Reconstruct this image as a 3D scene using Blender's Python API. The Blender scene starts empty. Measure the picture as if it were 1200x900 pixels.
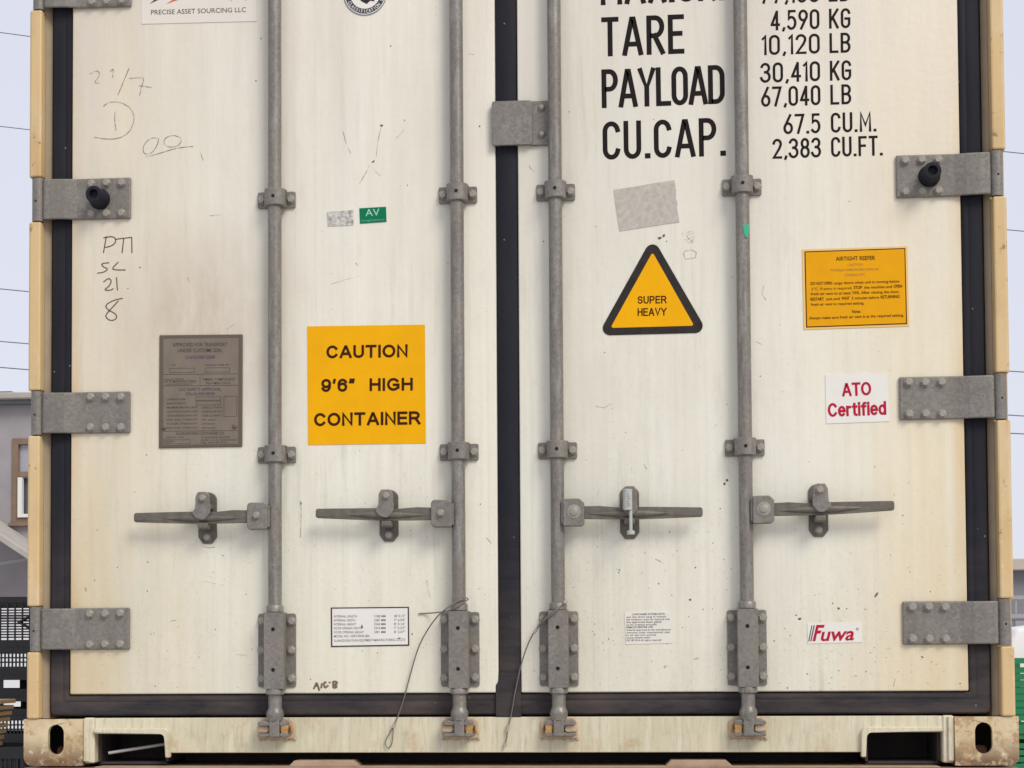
import bpy, bmesh, math, random
from mathutils import Vector, Matrix
from mathutils.geometry import tessellate_polygon
R = math.radians
random.seed(7)
S = bpy.context.scene
COL = S.collection

# ------------------------------------------------------------------ camera, sky, sun, exposure
BASE = 1.25                                   # height of the container floor above the yard
CX, CY, CZ = 0.32411, -4.5, 0.25398           # camera, measured from the container's rear sill
YAW, PITCH, ROLL = -0.0864831, 0.0420928, -0.0054196
FPX, SX, SY = 2150.062, -34.682, 235.033
_f = Vector((math.sin(YAW)*math.cos(PITCH), math.cos(YAW)*math.cos(PITCH), math.sin(PITCH)))
_r0 = Vector((math.cos(YAW), -math.sin(YAW), 0)); _u0 = _r0.cross(_f)
_r = _r0*math.cos(ROLL)+_u0*math.sin(ROLL); _u = -_r0*math.sin(ROLL)+_u0*math.cos(ROLL)
cam = bpy.data.cameras.new('camera'); camo = bpy.data.objects.new('camera', cam); COL.objects.link(camo)
m = Matrix((_r, _u, -_f)).transposed().to_4x4(); m.translation = (CX, CY, CZ+BASE)
camo.matrix_world = m
cam.sensor_width = 36; cam.lens = FPX/1200*36
cam.shift_x = -SX/1200; cam.shift_y = SY/1200
cam.clip_start = 0.05; cam.clip_end = 2000
S.camera = camo

SUN_EL, SUN_AZ = R(42), R(40)                 # azimuth measured from behind the camera to its right
world = bpy.data.worlds.new('World'); S.world = world; world.use_nodes = True
wn = world.node_tree.nodes; wl = world.node_tree.links
bg = wn['Background']; bg.inputs[1].default_value = 0.12
sky = wn.new('ShaderNodeTexSky'); sky.sky_type = 'NISHITA'; sky.sun_disc = False
sky.sun_elevation = SUN_EL; sky.sun_rotation = R(180)-SUN_AZ
sky.air_density = 1.0; sky.dust_density = 2.0; sky.ozone_density = 1.0
ov = wn.new('ShaderNodeMix'); ov.data_type = 'RGBA'; ov.inputs[0].default_value = 0.9   # even cloud cover over the blue
ov.inputs[7].default_value = (3.88, 3.92, 4.40, 1)
wl.new(sky.outputs[0], ov.inputs[6]); wl.new(ov.outputs[2], bg.inputs[0])
sd = bpy.data.lights.new('sun', 'SUN'); sd.energy = 1.3; sd.angle = R(24); sd.color = (1.0, 0.955, 0.85)
so = bpy.data.objects.new('sun', sd); COL.objects.link(so)
sdir = Vector((math.sin(SUN_AZ)*math.cos(SUN_EL), -math.cos(SUN_AZ)*math.cos(SUN_EL), math.sin(SUN_EL)))
so.rotation_euler = sdir.to_track_quat('Z', 'Y').to_euler(); so.location = (3, -6, 12)
vs = S.view_settings; vs.view_transform = 'Standard'; vs.look = 'None'; vs.exposure = 0.71; vs.gamma = 1; vs.use_curve_mapping = False

# ------------------------------------------------------------------ pixel -> point on a plane of the place (measuring aid)
def P3(px, py, Y):
    d = _f*FPX + _r*(px-600-SX) - _u*(py-450-SY)
    t = (Y-CY)/d.y
    return Vector((CX, CY, CZ)) + d*t
def W(px, py, Y=0.0):                          # x,z in the container's frame
    p = P3(px, py, Y); return (p.x, p.z)
def at(px, py, Y):                             # world point
    p = P3(px, py, Y); p.z += BASE; return p

# ------------------------------------------------------------------ materials
def lin(r, g, b):
    f = lambda c: (c/255/12.92) if c <= 10 else ((c/255+0.055)/1.055)**2.4
    return (f(r), f(g), f(b), 1)
MATS = {}
def mat(name, col, rough=.5, metal=0.0, spec=.5, var=0.0, vscale=8, col2=None, bump=0, bscale=80, alpha_noise=None, extra=None, emit=None):
    if name in MATS: return MATS[name]
    M = bpy.data.materials.new(name); M.use_nodes = True; MATS[name] = M
    nt = M.node_tree; n = nt.nodes; l = nt.links; b = n['Principled BSDF']
    b.inputs['Roughness'].default_value = rough; b.inputs['Metallic'].default_value = metal
    b.inputs['Specular IOR Level'].default_value = spec
    b.inputs['Base Color'].default_value = col
    if col2 is not None or bump or alpha_noise or extra:
        tc = n.new('ShaderNodeTexCoord'); co = tc.outputs['Object']
    cur = None
    if col2 is not None:
        nz = n.new('ShaderNodeTexNoise'); nz.inputs['Scale'].default_value = vscale; nz.inputs['Detail'].default_value = 6
        nz.inputs['Roughness'].default_value = .65; l.new(co, nz.inputs['Vector'])
        rp = n.new('ShaderNodeValToRGB'); rp.color_ramp.elements[0].position = .5-.5*(1-var); rp.color_ramp.elements[1].position = .5+.5*(1-var)
        rp.color_ramp.elements[0].color = col; rp.color_ramp.elements[1].color = col2
        l.new(nz.outputs['Fac'], rp.inputs[0]); cur = rp.outputs[0]
    if extra:
        cur = extra(nt, co, cur)
    if cur is not None: l.new(cur, b.inputs['Base Color'])
    if bump:
        nb = n.new('ShaderNodeTexNoise'); nb.inputs['Scale'].default_value = bscale; nb.inputs['Detail'].default_value = 5
        l.new(co, nb.inputs['Vector'])
        bp = n.new('ShaderNodeBump'); bp.inputs['Strength'].default_value = bump; bp.inputs['Distance'].default_value = .002
        l.new(nb.outputs['Fac'], bp.inputs['Height']); l.new(bp.outputs[0], b.inputs['Normal'])
    if alpha_noise:
        na = n.new('ShaderNodeTexNoise'); na.inputs['Scale'].default_value = alpha_noise[0]; na.inputs['Detail'].default_value = 4
        l.new(co, na.inputs['Vector'])
        mr = n.new('ShaderNodeMapRange'); mr.inputs[1].default_value = .35; mr.inputs[2].default_value = .65
        mr.inputs[3].default_value = alpha_noise[1]; mr.inputs[4].default_value = alpha_noise[2]
        l.new(na.outputs['Fac'], mr.inputs[0]); l.new(mr.outputs[0], b.inputs['Alpha'])
    return M
def mixc(nt, fac, a, b, mode='MIX'):
    mx = nt.nodes.new('ShaderNodeMix'); mx.data_type = 'RGBA'; mx.blend_type = mode
    for v, i in ((fac, 0), (a, 6), (b, 7)):
        if isinstance(v, (float, int)): mx.inputs[i].default_value = v
        elif isinstance(v, tuple): mx.inputs[i].default_value = v
        else: nt.links.new(v, mx.inputs[i])
    return mx.outputs[2]
def noise(nt, co, scale, detail=4, rough=.55, stretch=None):
    n = nt.nodes.new('ShaderNodeTexNoise'); n.inputs['Scale'].default_value = scale; n.inputs['Detail'].default_value = detail
    n.inputs['Roughness'].default_value = rough
    if stretch:
        mp = nt.nodes.new('ShaderNodeMapping'); mp.inputs['Scale'].default_value = stretch; nt.links.new(co, mp.inputs[0]); co = mp.outputs[0]
    nt.links.new(co, n.inputs['Vector']); return n.outputs['Fac']
def rng(nt, v, a, b, c=0.0, d=1.0):
    r = nt.nodes.new('ShaderNodeMapRange'); r.inputs[1].default_value = a; r.inputs[2].default_value = b
    r.inputs[3].default_value = c; r.inputs[4].default_value = d; nt.links.new(v, r.inputs[0]); return r.outputs[0]
def mul(nt, a, b, op='MULTIPLY'):
    r = nt.nodes.new('ShaderNodeMath'); r.operation = op; r.use_clamp = True
    for v, i in ((a, 0), (b, 1)):
        if isinstance(v, (float, int)): r.inputs[i].default_value = v
        else: nt.links.new(v, r.inputs[i])
    return r.outputs[0]
def axis(nt, co, i, absolute=False):
    s = nt.nodes.new('ShaderNodeSeparateXYZ'); nt.links.new(co, s.inputs[0]); o = s.outputs[i]
    return mul(nt, o, 0.0, 'ABSOLUTE') if absolute else o

def paint_extra(nt, co, cur):
    base = mixc(nt, rng(nt, noise(nt, co, 1.5, 3), .35, .65), (.800, .778, .655, 1), (.765, .735, .630, 1))
    pk = rng(nt, noise(nt, co, 1, 4, .6, (2.6, 2.6, .9)), .50, .72)
    base = mixc(nt, mul(nt, pk, .55), base, (.83, .80, .735, 1))                       # chalky pinkish washes
    # rain streaks running down the sheet
    st = rng(nt, noise(nt, co, 1, 5, .7, (24, 24, .40)), .46, .68)
    base = mixc(nt, mul(nt, st, .46), base, (.88, .87, .775, 1))
    st2 = rng(nt, noise(nt, co, 1, 4, .7, (55, 55, .8)), .50, .72)
    base = mixc(nt, mul(nt, st2, .26), base, (.58, .52, .41, 1))
    st3 = mul(nt, rng(nt, noise(nt, co, 1, 5, .75, (95, 95, 7)), .52, .70), rng(nt, noise(nt, co, 2.1, 2), .4, .6))
    base = mixc(nt, mul(nt, st3, .30), base, (.52, .49, .40, 1))
    bl = rng(nt, noise(nt, co, 1, 6, .7, (9, 9, 4.5)), .40, .66)
    base = mixc(nt, mul(nt, bl, .30), base, (.88, .875, .785, 1))
    bl2 = rng(nt, noise(nt, co, 1, 6, .75, (16, 16, 6)), .54, .72)
    base = mixc(nt, mul(nt, bl2, .42), base, (.62, .59, .48, 1))
    # ochre staining, heavier towards the hinge side and the sill
    sx_ = nt.nodes.new('ShaderNodeSeparateXYZ'); nt.links.new(co, sx_.inputs[0])
    ab = nt.nodes.new('ShaderNodeMath'); ab.operation = 'ABSOLUTE'; nt.links.new(sx_.outputs[0], ab.inputs[0])
    e1 = rng(nt, ab.outputs[0], .70, 1.06); e2 = rng(nt, sx_.outputs[2], .60, .17)
    e = mul(nt, mul(nt, e1, .85), mul(nt, e2, .20), 'ADD')
    pn = rng(nt, noise(nt, co, 1, 5, .6, (9, 9, 1.0)), .25, .7, .30, 1)
    base = mixc(nt, mul(nt, mul(nt, e, pn), .78), base, (.72, .55, .30, 1))
    e3 = mul(nt, rng(nt, ab.outputs[0], 1.070, 1.104), rng(nt, noise(nt, co, 1, 4, .6, (8, 8, 2.0)), .35, .65))
    base = mixc(nt, mul(nt, e3, .65), base, (.60, .38, .16, 1))
    # greenish grime clouds
    g = rng(nt, noise(nt, co, 2.3, 5, .6, (1.2, 1.2, .6)), .52, .76)
    base = mixc(nt, mul(nt, g, .34), base, (.58, .58, .45, 1))
    g2 = rng(nt, noise(nt, co, 1, 6, .7, (30, 30, 2.2)), .55, .75)
    base = mixc(nt, mul(nt, mul(nt, g2, rng(nt, noise(nt, co, 1.9, 2), .42, .58)), .62), base, (.46, .46, .36, 1))
    # brown smear round the data plate
    dv = nt.nodes.new('ShaderNodeVectorMath'); dv.operation = 'DISTANCE'; dv.inputs[1].default_value = (-.76, 0, 1.115); nt.links.new(co, dv.inputs[0])
    sm = mul(nt, rng(nt, dv.outputs['Value'], .30, .05), rng(nt, noise(nt, co, 1, 5, .65, (9, 9, 3)), .25, .6))
    base = mixc(nt, mul(nt, sm, .85), base, (.50, .385, .285, 1))
    # fine pits, cracks and dots
    v = nt.nodes.new('ShaderNodeTexVoronoi'); v.inputs['Scale'].default_value = 46; nt.links.new(co, v.inputs['Vector'])
    dots = mul(nt, rng(nt, v.outputs['Distance'], .085, .03), rng(nt, noise(nt, co, 3.1, 3), .47, .55))
    vc = nt.nodes.new('ShaderNodeSeparateColor'); nt.links.new(v.outputs['Color'], vc.inputs[0])
    dots = mul(nt, dots, rng(nt, vc.outputs[0], .50, .55))
    base = mixc(nt, mul(nt, dots, .70), base, (.20, .16, .12, 1))
    low = rng(nt, sx_.outputs[2], 1.15, .35, .15, 1)
    w2 = rng(nt, noise(nt, co, 1, 4, .65, (75, 75, 110)), .60, .70)
    w2 = mul(nt, mul(nt, w2, low), rng(nt, noise(nt, co, 2.2, 3), .40, .62))
    base = mixc(nt, mul(nt, w2, .62), base, (.36, .31, .23, 1))
    w3 = mul(nt, rng(nt, noise(nt, co, 150, 3, .6), .60, .68), low)
    base = mixc(nt, mul(nt, w3, .24), base, (.46, .41, .32, 1))
    # weaker light up the sheets, painted in as a streaky grey-pink tone
    top_dim = mul(nt, rng(nt, sx_.outputs[2], .70, 1.85), rng(nt, noise(nt, co, 1, 5, .65, (13, 13, .8)), .28, .66, .30, 1))
    base = mixc(nt, mul(nt, top_dim, .80), base, (.630, .572, .500, 1))
    return base
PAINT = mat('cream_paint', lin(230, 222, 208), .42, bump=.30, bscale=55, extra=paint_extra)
def sill_extra(nt, co, cur):
    base = mixc(nt, rng(nt, noise(nt, co, 5, 5), .35, .7), (.665, .605, .445, 1), (.56, .515, .365, 1))
    st = rng(nt, noise(nt, co, 1, 5, .7, (55, 55, 6)), .5, .72)
    base = mixc(nt, mul(nt, st, .6), base, (.78, .74, .62, 1))
    st = rng(nt, noise(nt, co, 1, 5, .75, (85, 85, 10)), .50, .66)
    base = mixc(nt, mul(nt, st, .65), base, (.40, .385, .26, 1))
    r = rng(nt, noise(nt, co, 11, 6, .7), .55, .68)
    base = mixc(nt, mul(nt, r, .45), base, (.45, .25, .12, 1))
    return base
SILLP = mat('weathered_sill_paint', lin(215, 200, 172), .55, bump=.25, bscale=60, extra=sill_extra)
def post_extra(nt, co, cur):
    base = mixc(nt, rng(nt, noise(nt, co, 1, 5, .6, (20, 20, 2)), .3, .7), (.60, .41, .19, 1), (.65, .485, .26, 1))
    dk = rng(nt, noise(nt, co, 1, 5, .6, (9, 9, 5)), .5, .72)
    base = mixc(nt, mul(nt, dk, .5), base, (.46, .30, .13, 1))
    pw = rng(nt, noise(nt, co, 1, 5, .6, (6, 6, 3)), .54, .68)
    base = mixc(nt, mul(nt, pw, .42), base, (.74, .65, .48, 1))
    r = rng(nt, noise(nt, co, 30, 6, .75), .63, .68)
    base = mixc(nt, mul(nt, r, .8), base, (.23, .12, .06, 1))
    w = rng(nt, noise(nt, co, 40, 4, .7), .64, .72)
    base = mixc(nt, mul(nt, w, .5), base, (.78, .70, .55, 1))
    return base
POSTP = mat('yellowed_post_paint', lin(222, 190, 130), .5, bump=.2, bscale=45, extra=post_extra)
WEBP = mat('grimy_shaded_web_paint', (.40, .31, .20, 1), .6, var=.35, vscale=7, col2=(.25, .19, .13, 1), bump=.3, bscale=50)  # grime, with the shade on the sloping web put into the colour
def cast_extra(nt, co, cur):
    base = mixc(nt, rng(nt, noise(nt, co, 12, 6, .65), .35, .65), (.68, .565, .37, 1), (.54, .40, .22, 1))
    sz = nt.nodes.new('ShaderNodeSeparateXYZ'); nt.links.new(co, sz.inputs[0])
    low = rng(nt, sz.outputs[2], .075, .012)
    rn = noise(nt, co, 34, 7, .75)
    thr = mul(nt, rng(nt, rn, .36, .50), low)
    base = mixc(nt, mul(nt, thr, .95), base, (.16, .085, .04, 1))
    r2 = rng(nt, noise(nt, co, 24, 6, .75), .53, .60)
    base = mixc(nt, mul(nt, r2, .7), base, (.36, .21, .09, 1))
    w = rng(nt, noise(nt, co, 50, 4, .7), .62, .70)
    base = mixc(nt, mul(nt, w, .6), base, (.78, .72, .60, 1))
    return base
CASTP = mat('chipped_casting_paint', lin(215, 185, 130), .6, bump=1.0, bscale=45, extra=cast_extra)
def galv_extra(nt, co, cur):
    v = nt.nodes.new('ShaderNodeTexVoronoi'); v.inputs['Scale'].default_value = 170; nt.links.new(co, v.inputs['Vector'])
    vc = nt.nodes.new('ShaderNodeSeparateColor'); nt.links.new(v.outputs['Color'], vc.inputs[0])
    base = mixc(nt, vc.outputs[0], (.178, .162, .146, 1), (.248, .230, .210, 1))
    st = rng(nt, noise(nt, co, 1, 5, .6, (30, 30, 5)), .4, .7)
    base = mixc(nt, mul(nt, st, .5), base, (.16, .138, .112, 1))
    g = rng(nt, noise(nt, co, 7, 5), .5, .75)
    base = mixc(nt, mul(nt, g, .35), base, (.29, .245, .175, 1))
    g2 = rng(nt, noise(nt, co, 1, 6, .72, (13, 13, 9)), .52, .70)
    base = mixc(nt, mul(nt, g2, .30), base, (.13, .115, .098, 1))
    g3 = rng(nt, noise(nt, co, 34, 5, .7), .60, .72)
    base = mixc(nt, mul(nt, g3, .40), base, (.36, .34, .30, 1))
    return base
GALV = mat('galvanised_steel', lin(135, 130, 128), .5, metal=.25, bump=.12, bscale=160, extra=galv_extra)
def galvr_extra(nt, co, cur):
    b = galv_extra(nt, co, cur)
    return mixc(nt, mul(nt, rng(nt, noise(nt, co, 1, 5, .65, (60, 60, 8)), .5, .75), .7), b, (.37, .365, .325, 1))
GALVR = mat('galvanised_tube', lin(140, 138, 135), .42, metal=.3, bump=.1, bscale=160, extra=galvr_extra)
GALVD = mat('dark_forged_steel', (.085, .073, .060, 1), .5, metal=.3, var=.35, vscale=45, col2=(.20, .178, .150, 1), bump=.3, bscale=140)
CASTL = mat('worn_cast_letter', (.15, .132, .11, 1), .5, metal=.3)
BOLT = mat('weathered_bolt_steel', (.22, .20, .175, 1), .5, metal=.3, var=.3, vscale=60, col2=(.40, .37, .32, 1), bump=.2, bscale=200)
def rub_extra(nt, co, cur):
    base = mixc(nt, rng(nt, noise(nt, co, 1, 4, .6, (14, 14, 3)), .35, .7), (.013, .014, .021, 1), (.023, .022, .027, 1))
    sz = nt.nodes.new('ShaderNodeSeparateXYZ'); nt.links.new(co, sz.inputs[0])
    dust = mul(nt, rng(nt, sz.outputs[2], .62, .12), rng(nt, noise(nt, co, 1, 5, .65, (3, 3, 14)), .35, .7))
    base = mixc(nt, mul(nt, dust, .80), base, (.115, .090, .080, 1))
    v = nt.nodes.new('ShaderNodeTexVoronoi'); v.inputs['Scale'].default_value = 22; nt.links.new(co, v.inputs['Vector'])
    d = mul(nt, rng(nt, v.outputs['Distance'], .06, .03), .5)
    return mixc(nt, d, base, (.35, .33, .30, 1))
RUB = mat('black_rubber_seal', (.03, .03, .04, 1), .6, spec=.15, extra=rub_extra)
RUBB = mat('black_rubber', (.014, .014, .022, 1), .6, spec=.2)
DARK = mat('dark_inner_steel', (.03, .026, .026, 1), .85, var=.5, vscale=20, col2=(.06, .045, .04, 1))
HOLE = mat('hole_shade_black', (.012, .011, .011, 1), .9)  # near-black colour stands in for the shade inside holes and openings
YEL = mat('yellow_vinyl', (.86, .425, .0005, 1), .5, spec=.12, var=.55, vscale=14, col2=(.78, .375, .003, 1))
YEL2 = mat('deep_yellow_vinyl', (.80, .37, .001, 1), .5, spec=.12, var=.5, vscale=16, col2=(.70, .315, .004, 1))
YBORD = mat('faded_yellow_edge', (.78, .50, .16, 1), .5)
BLK = mat('black_vinyl', (.020, .016, .016, 1), .6, spec=.15, var=.5, vscale=30, col2=(.04, .034, .03, 1))
INK = mat('brown_black_ink', (.045, .013, .004, 1), .6, spec=.1)
INKF = mat('faded_brown_ink', (.30, .14, .02, 1), .5)
STEN = mat('stencil_black', (.014, .010, .010, 1), .6, spec=.12)
WHT = mat('white_vinyl', (.79, .765, .725, 1), .45, spec=.3, var=.5, vscale=10, col2=(.73, .70, .65, 1))
WHTD = mat('dirty_white_vinyl', (.76, .73, .67, 1), .45, var=.5, vscale=10, col2=(.71, .67, .60, 1))
GRYINK = mat('grey_print', (.22, .20, .21, 1), .5)
GRYINK2 = mat('dark_grey_print', (.09, .085, .085, 1), .5)
RED = mat('crimson_print', (.44, .012, .045, 1), .5, spec=.12)
REDF = mat('faded_red_print', (.62, .13, .10, 1), .45)
GRN = mat('green_vinyl', (.003, .17, .075, 1), .5, spec=.12)
GRNT = mat('mint_plastic', (.03, .42, .24, 1), .45)
def tape_extra(nt, co, cur):
    b = mixc(nt, rng(nt, noise(nt, co, 75, 5, .65), .35, .7), (.40, .37, .32, 1), (.53, .50, .445, 1))
    return b
TAPE = mat('worn_grey_tape', lin(180, 172, 160), .6, extra=tape_extra)
SILV = mat('scratched_silver_label', (.28, .26, .25, 1), .4, var=.78, vscale=95, col2=(.66, .63, .58, 1))
PLATE = mat('tarnished_plate', (.165, .130, .098, 1), .42, metal=.3, var=.35, vscale=16, col2=(.25, .205, .16, 1))
PLATEF = mat('plate_rim', (.125, .10, .075, 1), .45, metal=.3)
PLINK = mat('plate_engraving', (.05, .04, .034, 1), .5)
FILMW = mat('chalked_sticker', (.74, .70, .635, 1), .5, spec=.2, var=.5, vscale=10, col2=(.70, .65, .585, 1))
PLINKV = mat('plate_engraving_purple', (.07, .045, .085, 1), .5)
PEN = mat('marker_pen', (.075, .055, .035, 1), .6, alpha_noise=(90, .75, 1.0))
PENF = mat('faint_marker_pen', (.20, .17, .145, 1), .6, alpha_noise=(70, .15, .95))
SCR = mat('scuff_mark', (.34, .30, .23, 1), .6, alpha_noise=(45, 0.0, .60))
CHIP = mat('bare_chip', (.11, .085, .065, 1), .7)
PENB = mat('brown_paint_scrawl', (.17, .12, .06, 1), .6, alpha_noise=(160, .55, 1.0))
RUST = mat('rusty_brown_steel', (.22, .10, .045, 1), .75, var=.4, vscale=22, col2=(.40, .24, .12, 1), bump=.6, bscale=70)
RUSTG = mat('ochre_rust', (.20, .085, .025, 1), .5, var=.12, vscale=95, col2=(.62, .38, .14, 1), bump=1.0, bscale=120)
KEEP = mat('pale_keeper_paint', (.64, .54, .39, 1), .5, var=.25, vscale=45, col2=(.36, .20, .10, 1), bump=.5, bscale=110)
CHAS = mat('chassis_red_paint', (.20, .085, .05, 1), .6, var=.35, vscale=14, col2=(.33, .19, .10, 1), bump=.3, bscale=50)
CHASP = mat('worn_pad_steel', (.48, .36, .26, 1), .6, var=.3, vscale=25, col2=(.30, .18, .11, 1))
WIRE = mat('wire_rope', (.20, .185, .165, 1), .4, metal=.5, bump=.6, bscale=900)
ALU = mat('crimped_ferrule', (.50, .48, .44, 1), .35, metal=.6)
SEALW = mat('white_seal_plastic', (.52, .54, .52, 1), .4, var=.4, vscale=90, col2=(.36, .36, .33, 1))
TYRE = mat('tyre_rubber', (.025, .025, .026, 1), .8)
CONC = mat('yard_concrete', (.47, .455, .43, 1), .85, var=.4, vscale=.6, col2=(.39, .375, .35, 1), bump=.3, bscale=12)
REND = mat('grey_lilac_render', (.40, .375, .39, 1), .85, var=.2, vscale=1.3, col2=(.24, .225, .235, 1), bump=.3, bscale=4)
CONCB = mat('pale_concrete_beam', (.46, .43, .39, 1), .85, var=.25, vscale=2, col2=(.30, .275, .25, 1))
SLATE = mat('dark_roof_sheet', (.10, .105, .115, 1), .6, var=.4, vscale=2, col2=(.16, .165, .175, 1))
WOODF = mat('brown_window_wood', (.16, .10, .065, 1), .6, var=.4, vscale=6, col2=(.27, .18, .12, 1))
WFR = mat('white_window_frame', (.74, .73, .71, 1), .5)
GLASS = mat('window_glass', (.10, .10, .115, 1), .08, spec=.8)
GLASSL = mat('sky_lit_glass', (.36, .35, .41, 1), .1, spec=.8)  # sky reflection put into the pale pane colour
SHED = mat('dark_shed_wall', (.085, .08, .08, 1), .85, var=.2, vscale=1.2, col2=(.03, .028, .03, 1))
WALLW = mat('whitewashed_wall', (.78, .78, .80, 1), .8, var=.4, vscale=1.2, col2=(.70, .70, .72, 1))
CRB = mat('black_crate_plastic', (.020, .020, .024, 1), .5)
CRG = mat('green_crate_plastic', (.012, .22, .085, 1), .45, var=.4, vscale=8, col2=(.010, .16, .065, 1))
CRGD = mat('dusty_green_plastic', (.07, .17, .12, 1), .6, var=.4, vscale=8, col2=(.12, .20, .15, 1))
BEIGE = mat('beige_render', (.52, .44, .38, 1), .85, var=.4, vscale=.5, col2=(.44, .37, .33, 1))
TILEG = mat('grey_facade_tile', (.20, .20, .22, 1), .6)
TILEB = mat('light_grey_facade_tile', (.30, .30, .33, 1), .6)
CARW = mat('white_car_paint', (.80, .80, .80, 1), .25)
WOOD = mat('pale_sawn_wood', (.70, .52, .29, 1), .7, var=.3, vscale=14, col2=(.58, .39, .19, 1))
CABLE = mat('overhead_cable', (.16, .16, .17, 1), .6)
RAIL = mat('grey_railing', (.32, .32, .33, 1), .5)

# ------------------------------------------------------------------ mesh helpers
def finish(name, bm, material, parent=None, loc=None, smooth=None):
    bmesh.ops.recalc_face_normals(bm, faces=bm.faces)
    me = bpy.data.meshes.new(name); bm.to_mesh(me); bm.free()
    return link(name, me, material, parent, loc, smooth)
def link(name, me, material, parent=None, loc=None, smooth=None):
    if material is not None and len(me.materials) == 0: me.materials.append(material)
    if smooth is not None:
        for p in me.polygons: p.use_smooth = True
        me.set_sharp_from_angle(angle=R(smooth))
    o = bpy.data.objects.new(name, me); COL.objects.link(o)
    if parent: o.parent = parent
    if loc is not None: o.location = loc
    return o
def inst(o, loc, parent=None):
    c = o.copy(); COL.objects.link(c); c.location = loc
    if parent is not None: c.parent = parent
    return c
def empty(name, loc, label, cat, group=None):
    o = bpy.data.objects.new(name, None); COL.objects.link(o); o.location = loc; o.empty_display_size = .1
    return tag(o, label, cat, group)
def tag(o, label=None, cat=None, group=None, kind=None):
    if label: o['label'] = label
    if cat: o['category'] = cat
    if group: o['group'] = group
    if kind: o['kind'] = kind
    return o
def add_prism(bm, poly, y0, y1, bevel=0, seg=1):
    """poly in (x,z); extruded from y0 (towards the viewer) to y1"""
    t = bmesh.new()
    a = [t.verts.new((x, y0, z)) for x, z in poly]; b = [t.verts.new((x, y1, z)) for x, z in poly]
    n = len(poly); t.faces.new(a); t.faces.new(b[::-1])
    for i in range(n): t.faces.new((a[i], a[(i+1) % n], b[(i+1) % n], b[i]))
    if bevel:
        bmesh.ops.bevel(t, geom=[e for e in t.edges], offset=bevel, segments=seg, affect='EDGES', profile=.5, clamp_overlap=True)
    merge(bm, t)
def merge(bm, t, M=None):
    if M is not None: bmesh.ops.transform(t, matrix=M, verts=t.verts)
    me = bpy.data.meshes.new('tmp'); t.to_mesh(me); t.free(); bm.from_mesh(me); bpy.data.meshes.remove(me)
def add_box(bm, x0, x1, y0, y1, z0, z1, bevel=0, seg=1):
    add_prism(bm, [(x0, z0), (x1, z0), (x1, z1), (x0, z1)], y0, y1, bevel, seg)
def add_zprism(bm, poly, z0, z1, bevel=0):
    """poly in (x,y); extruded along z"""
    t = bmesh.new()
    a = [t.verts.new((x, y, z0)) for x, y in poly]; b = [t.verts.new((x, y, z1)) for x, y in poly]
    n = len(poly); t.faces.new(a[::-1]); t.faces.new(b)
    for i in range(n): t.faces.new((a[i], a[(i+1) % n], b[(i+1) % n], b[i]))
    if bevel: bmesh.ops.bevel(t, geom=[e for e in t.edges], offset=bevel, segments=1, affect='EDGES', clamp_overlap=True)
    merge(bm, t)
def add_xprism(bm, poly, x0, x1, bevel=0):
    """poly in (y,z); extruded along x"""
    t = bmesh.new()
    a = [t.verts.new((x0, y, z)) for y, z in poly]; b = [t.verts.new((x1, y, z)) for y, z in poly]
    n = len(poly); t.faces.new(a[::-1]); t.faces.new(b)
    for i in range(n): t.faces.new((a[i], a[(i+1) % n], b[(i+1) % n], b[i]))
    if bevel: bmesh.ops.bevel(t, geom=[e for e in t.edges], offset=bevel, segments=1, affect='EDGES', clamp_overlap=True)
    merge(bm, t)
def add_holed(bm, outer, holes, y0, y1):
    """plate in (x,z) with openings cut right through"""
    loops = [outer]+holes
    v3 = [[Vector((x, z, 0)) for x, z in l] for l in loops]
    tris = tessellate_polygon(v3)
    flat = [p for l in loops for p in l]
    a = [bm.verts.new((x, y0, z)) for x, z in flat]; b = [bm.verts.new((x, y1, z)) for x, z in flat]
    for t in tris:
        bm.faces.new([a[i] for i in t]); bm.faces.new([b[i] for i in t[::-1]])
    k = 0
    for l in loops:
        n = len(l)
        for i in range(n):
            i0, i1 = k+i, k+(i+1) % n
            bm.faces.new((a[i0], a[i1], b[i1], b[i0]))
        k += n
def circ(cx, cz, r, n=20, rz=None, a0=0):
    rz = rz or r
    return [(cx+r*math.cos(a0+2*math.pi*i/n), cz+rz*math.sin(a0+2*math.pi*i/n)) for i in range(n)]
def stadium(cx, cz, hw, hh, n=8):
    """upright rounded slot"""
    pts = []
    for i in range(n+1):
        a = math.pi*i/n; pts.append((cx+hw*math.cos(a), cz+hh-hw+hw*math.sin(a)))
    for i in range(n+1):
        a = math.pi+math.pi*i/n; pts.append((cx+hw*math.cos(a), cz-hh+hw+hw*math.sin(a)))
    return pts
def rrect(x0, x1, z0, z1, r, n=4):
    out = []
    for cx, cz, a0 in ((x1-r, z1-r, 0), (x0+r, z1-r, 90), (x0+r, z0+r, 180), (x1-r, z0+r, 270)):
        for i in range(n+1):
            a = R(a0+90*i/n); out.append((cx+r*math.cos(a), cz+r*math.sin(a)))
    return out
def add_lathe(bm, prof, M=None, n=20):
    """prof: (radius, height) about z; closed ends"""
    t = bmesh.new(); rings = []
    for r, h in prof:
        rings.append([t.verts.new((r*math.cos(2*math.pi*i/n), r*math.sin(2*math.pi*i/n), h)) for i in range(n)])
    for A, B in zip(rings, rings[1:]):
        for i in range(n): t.faces.new((A[i], A[(i+1) % n], B[(i+1) % n], B[i]))
    t.faces.new(rings[0][::-1]); t.faces.new(rings[-1])
    merge(bm, t, M)
def TY(x, y, z):        # lathe axis pointing towards the viewer (-Y)
    return Matrix.Translation((x, y, z)) @ Matrix.Rotation(R(90), 4, 'X')
def TZ(x, y, z): return Matrix.Translation((x, y, z))
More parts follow.
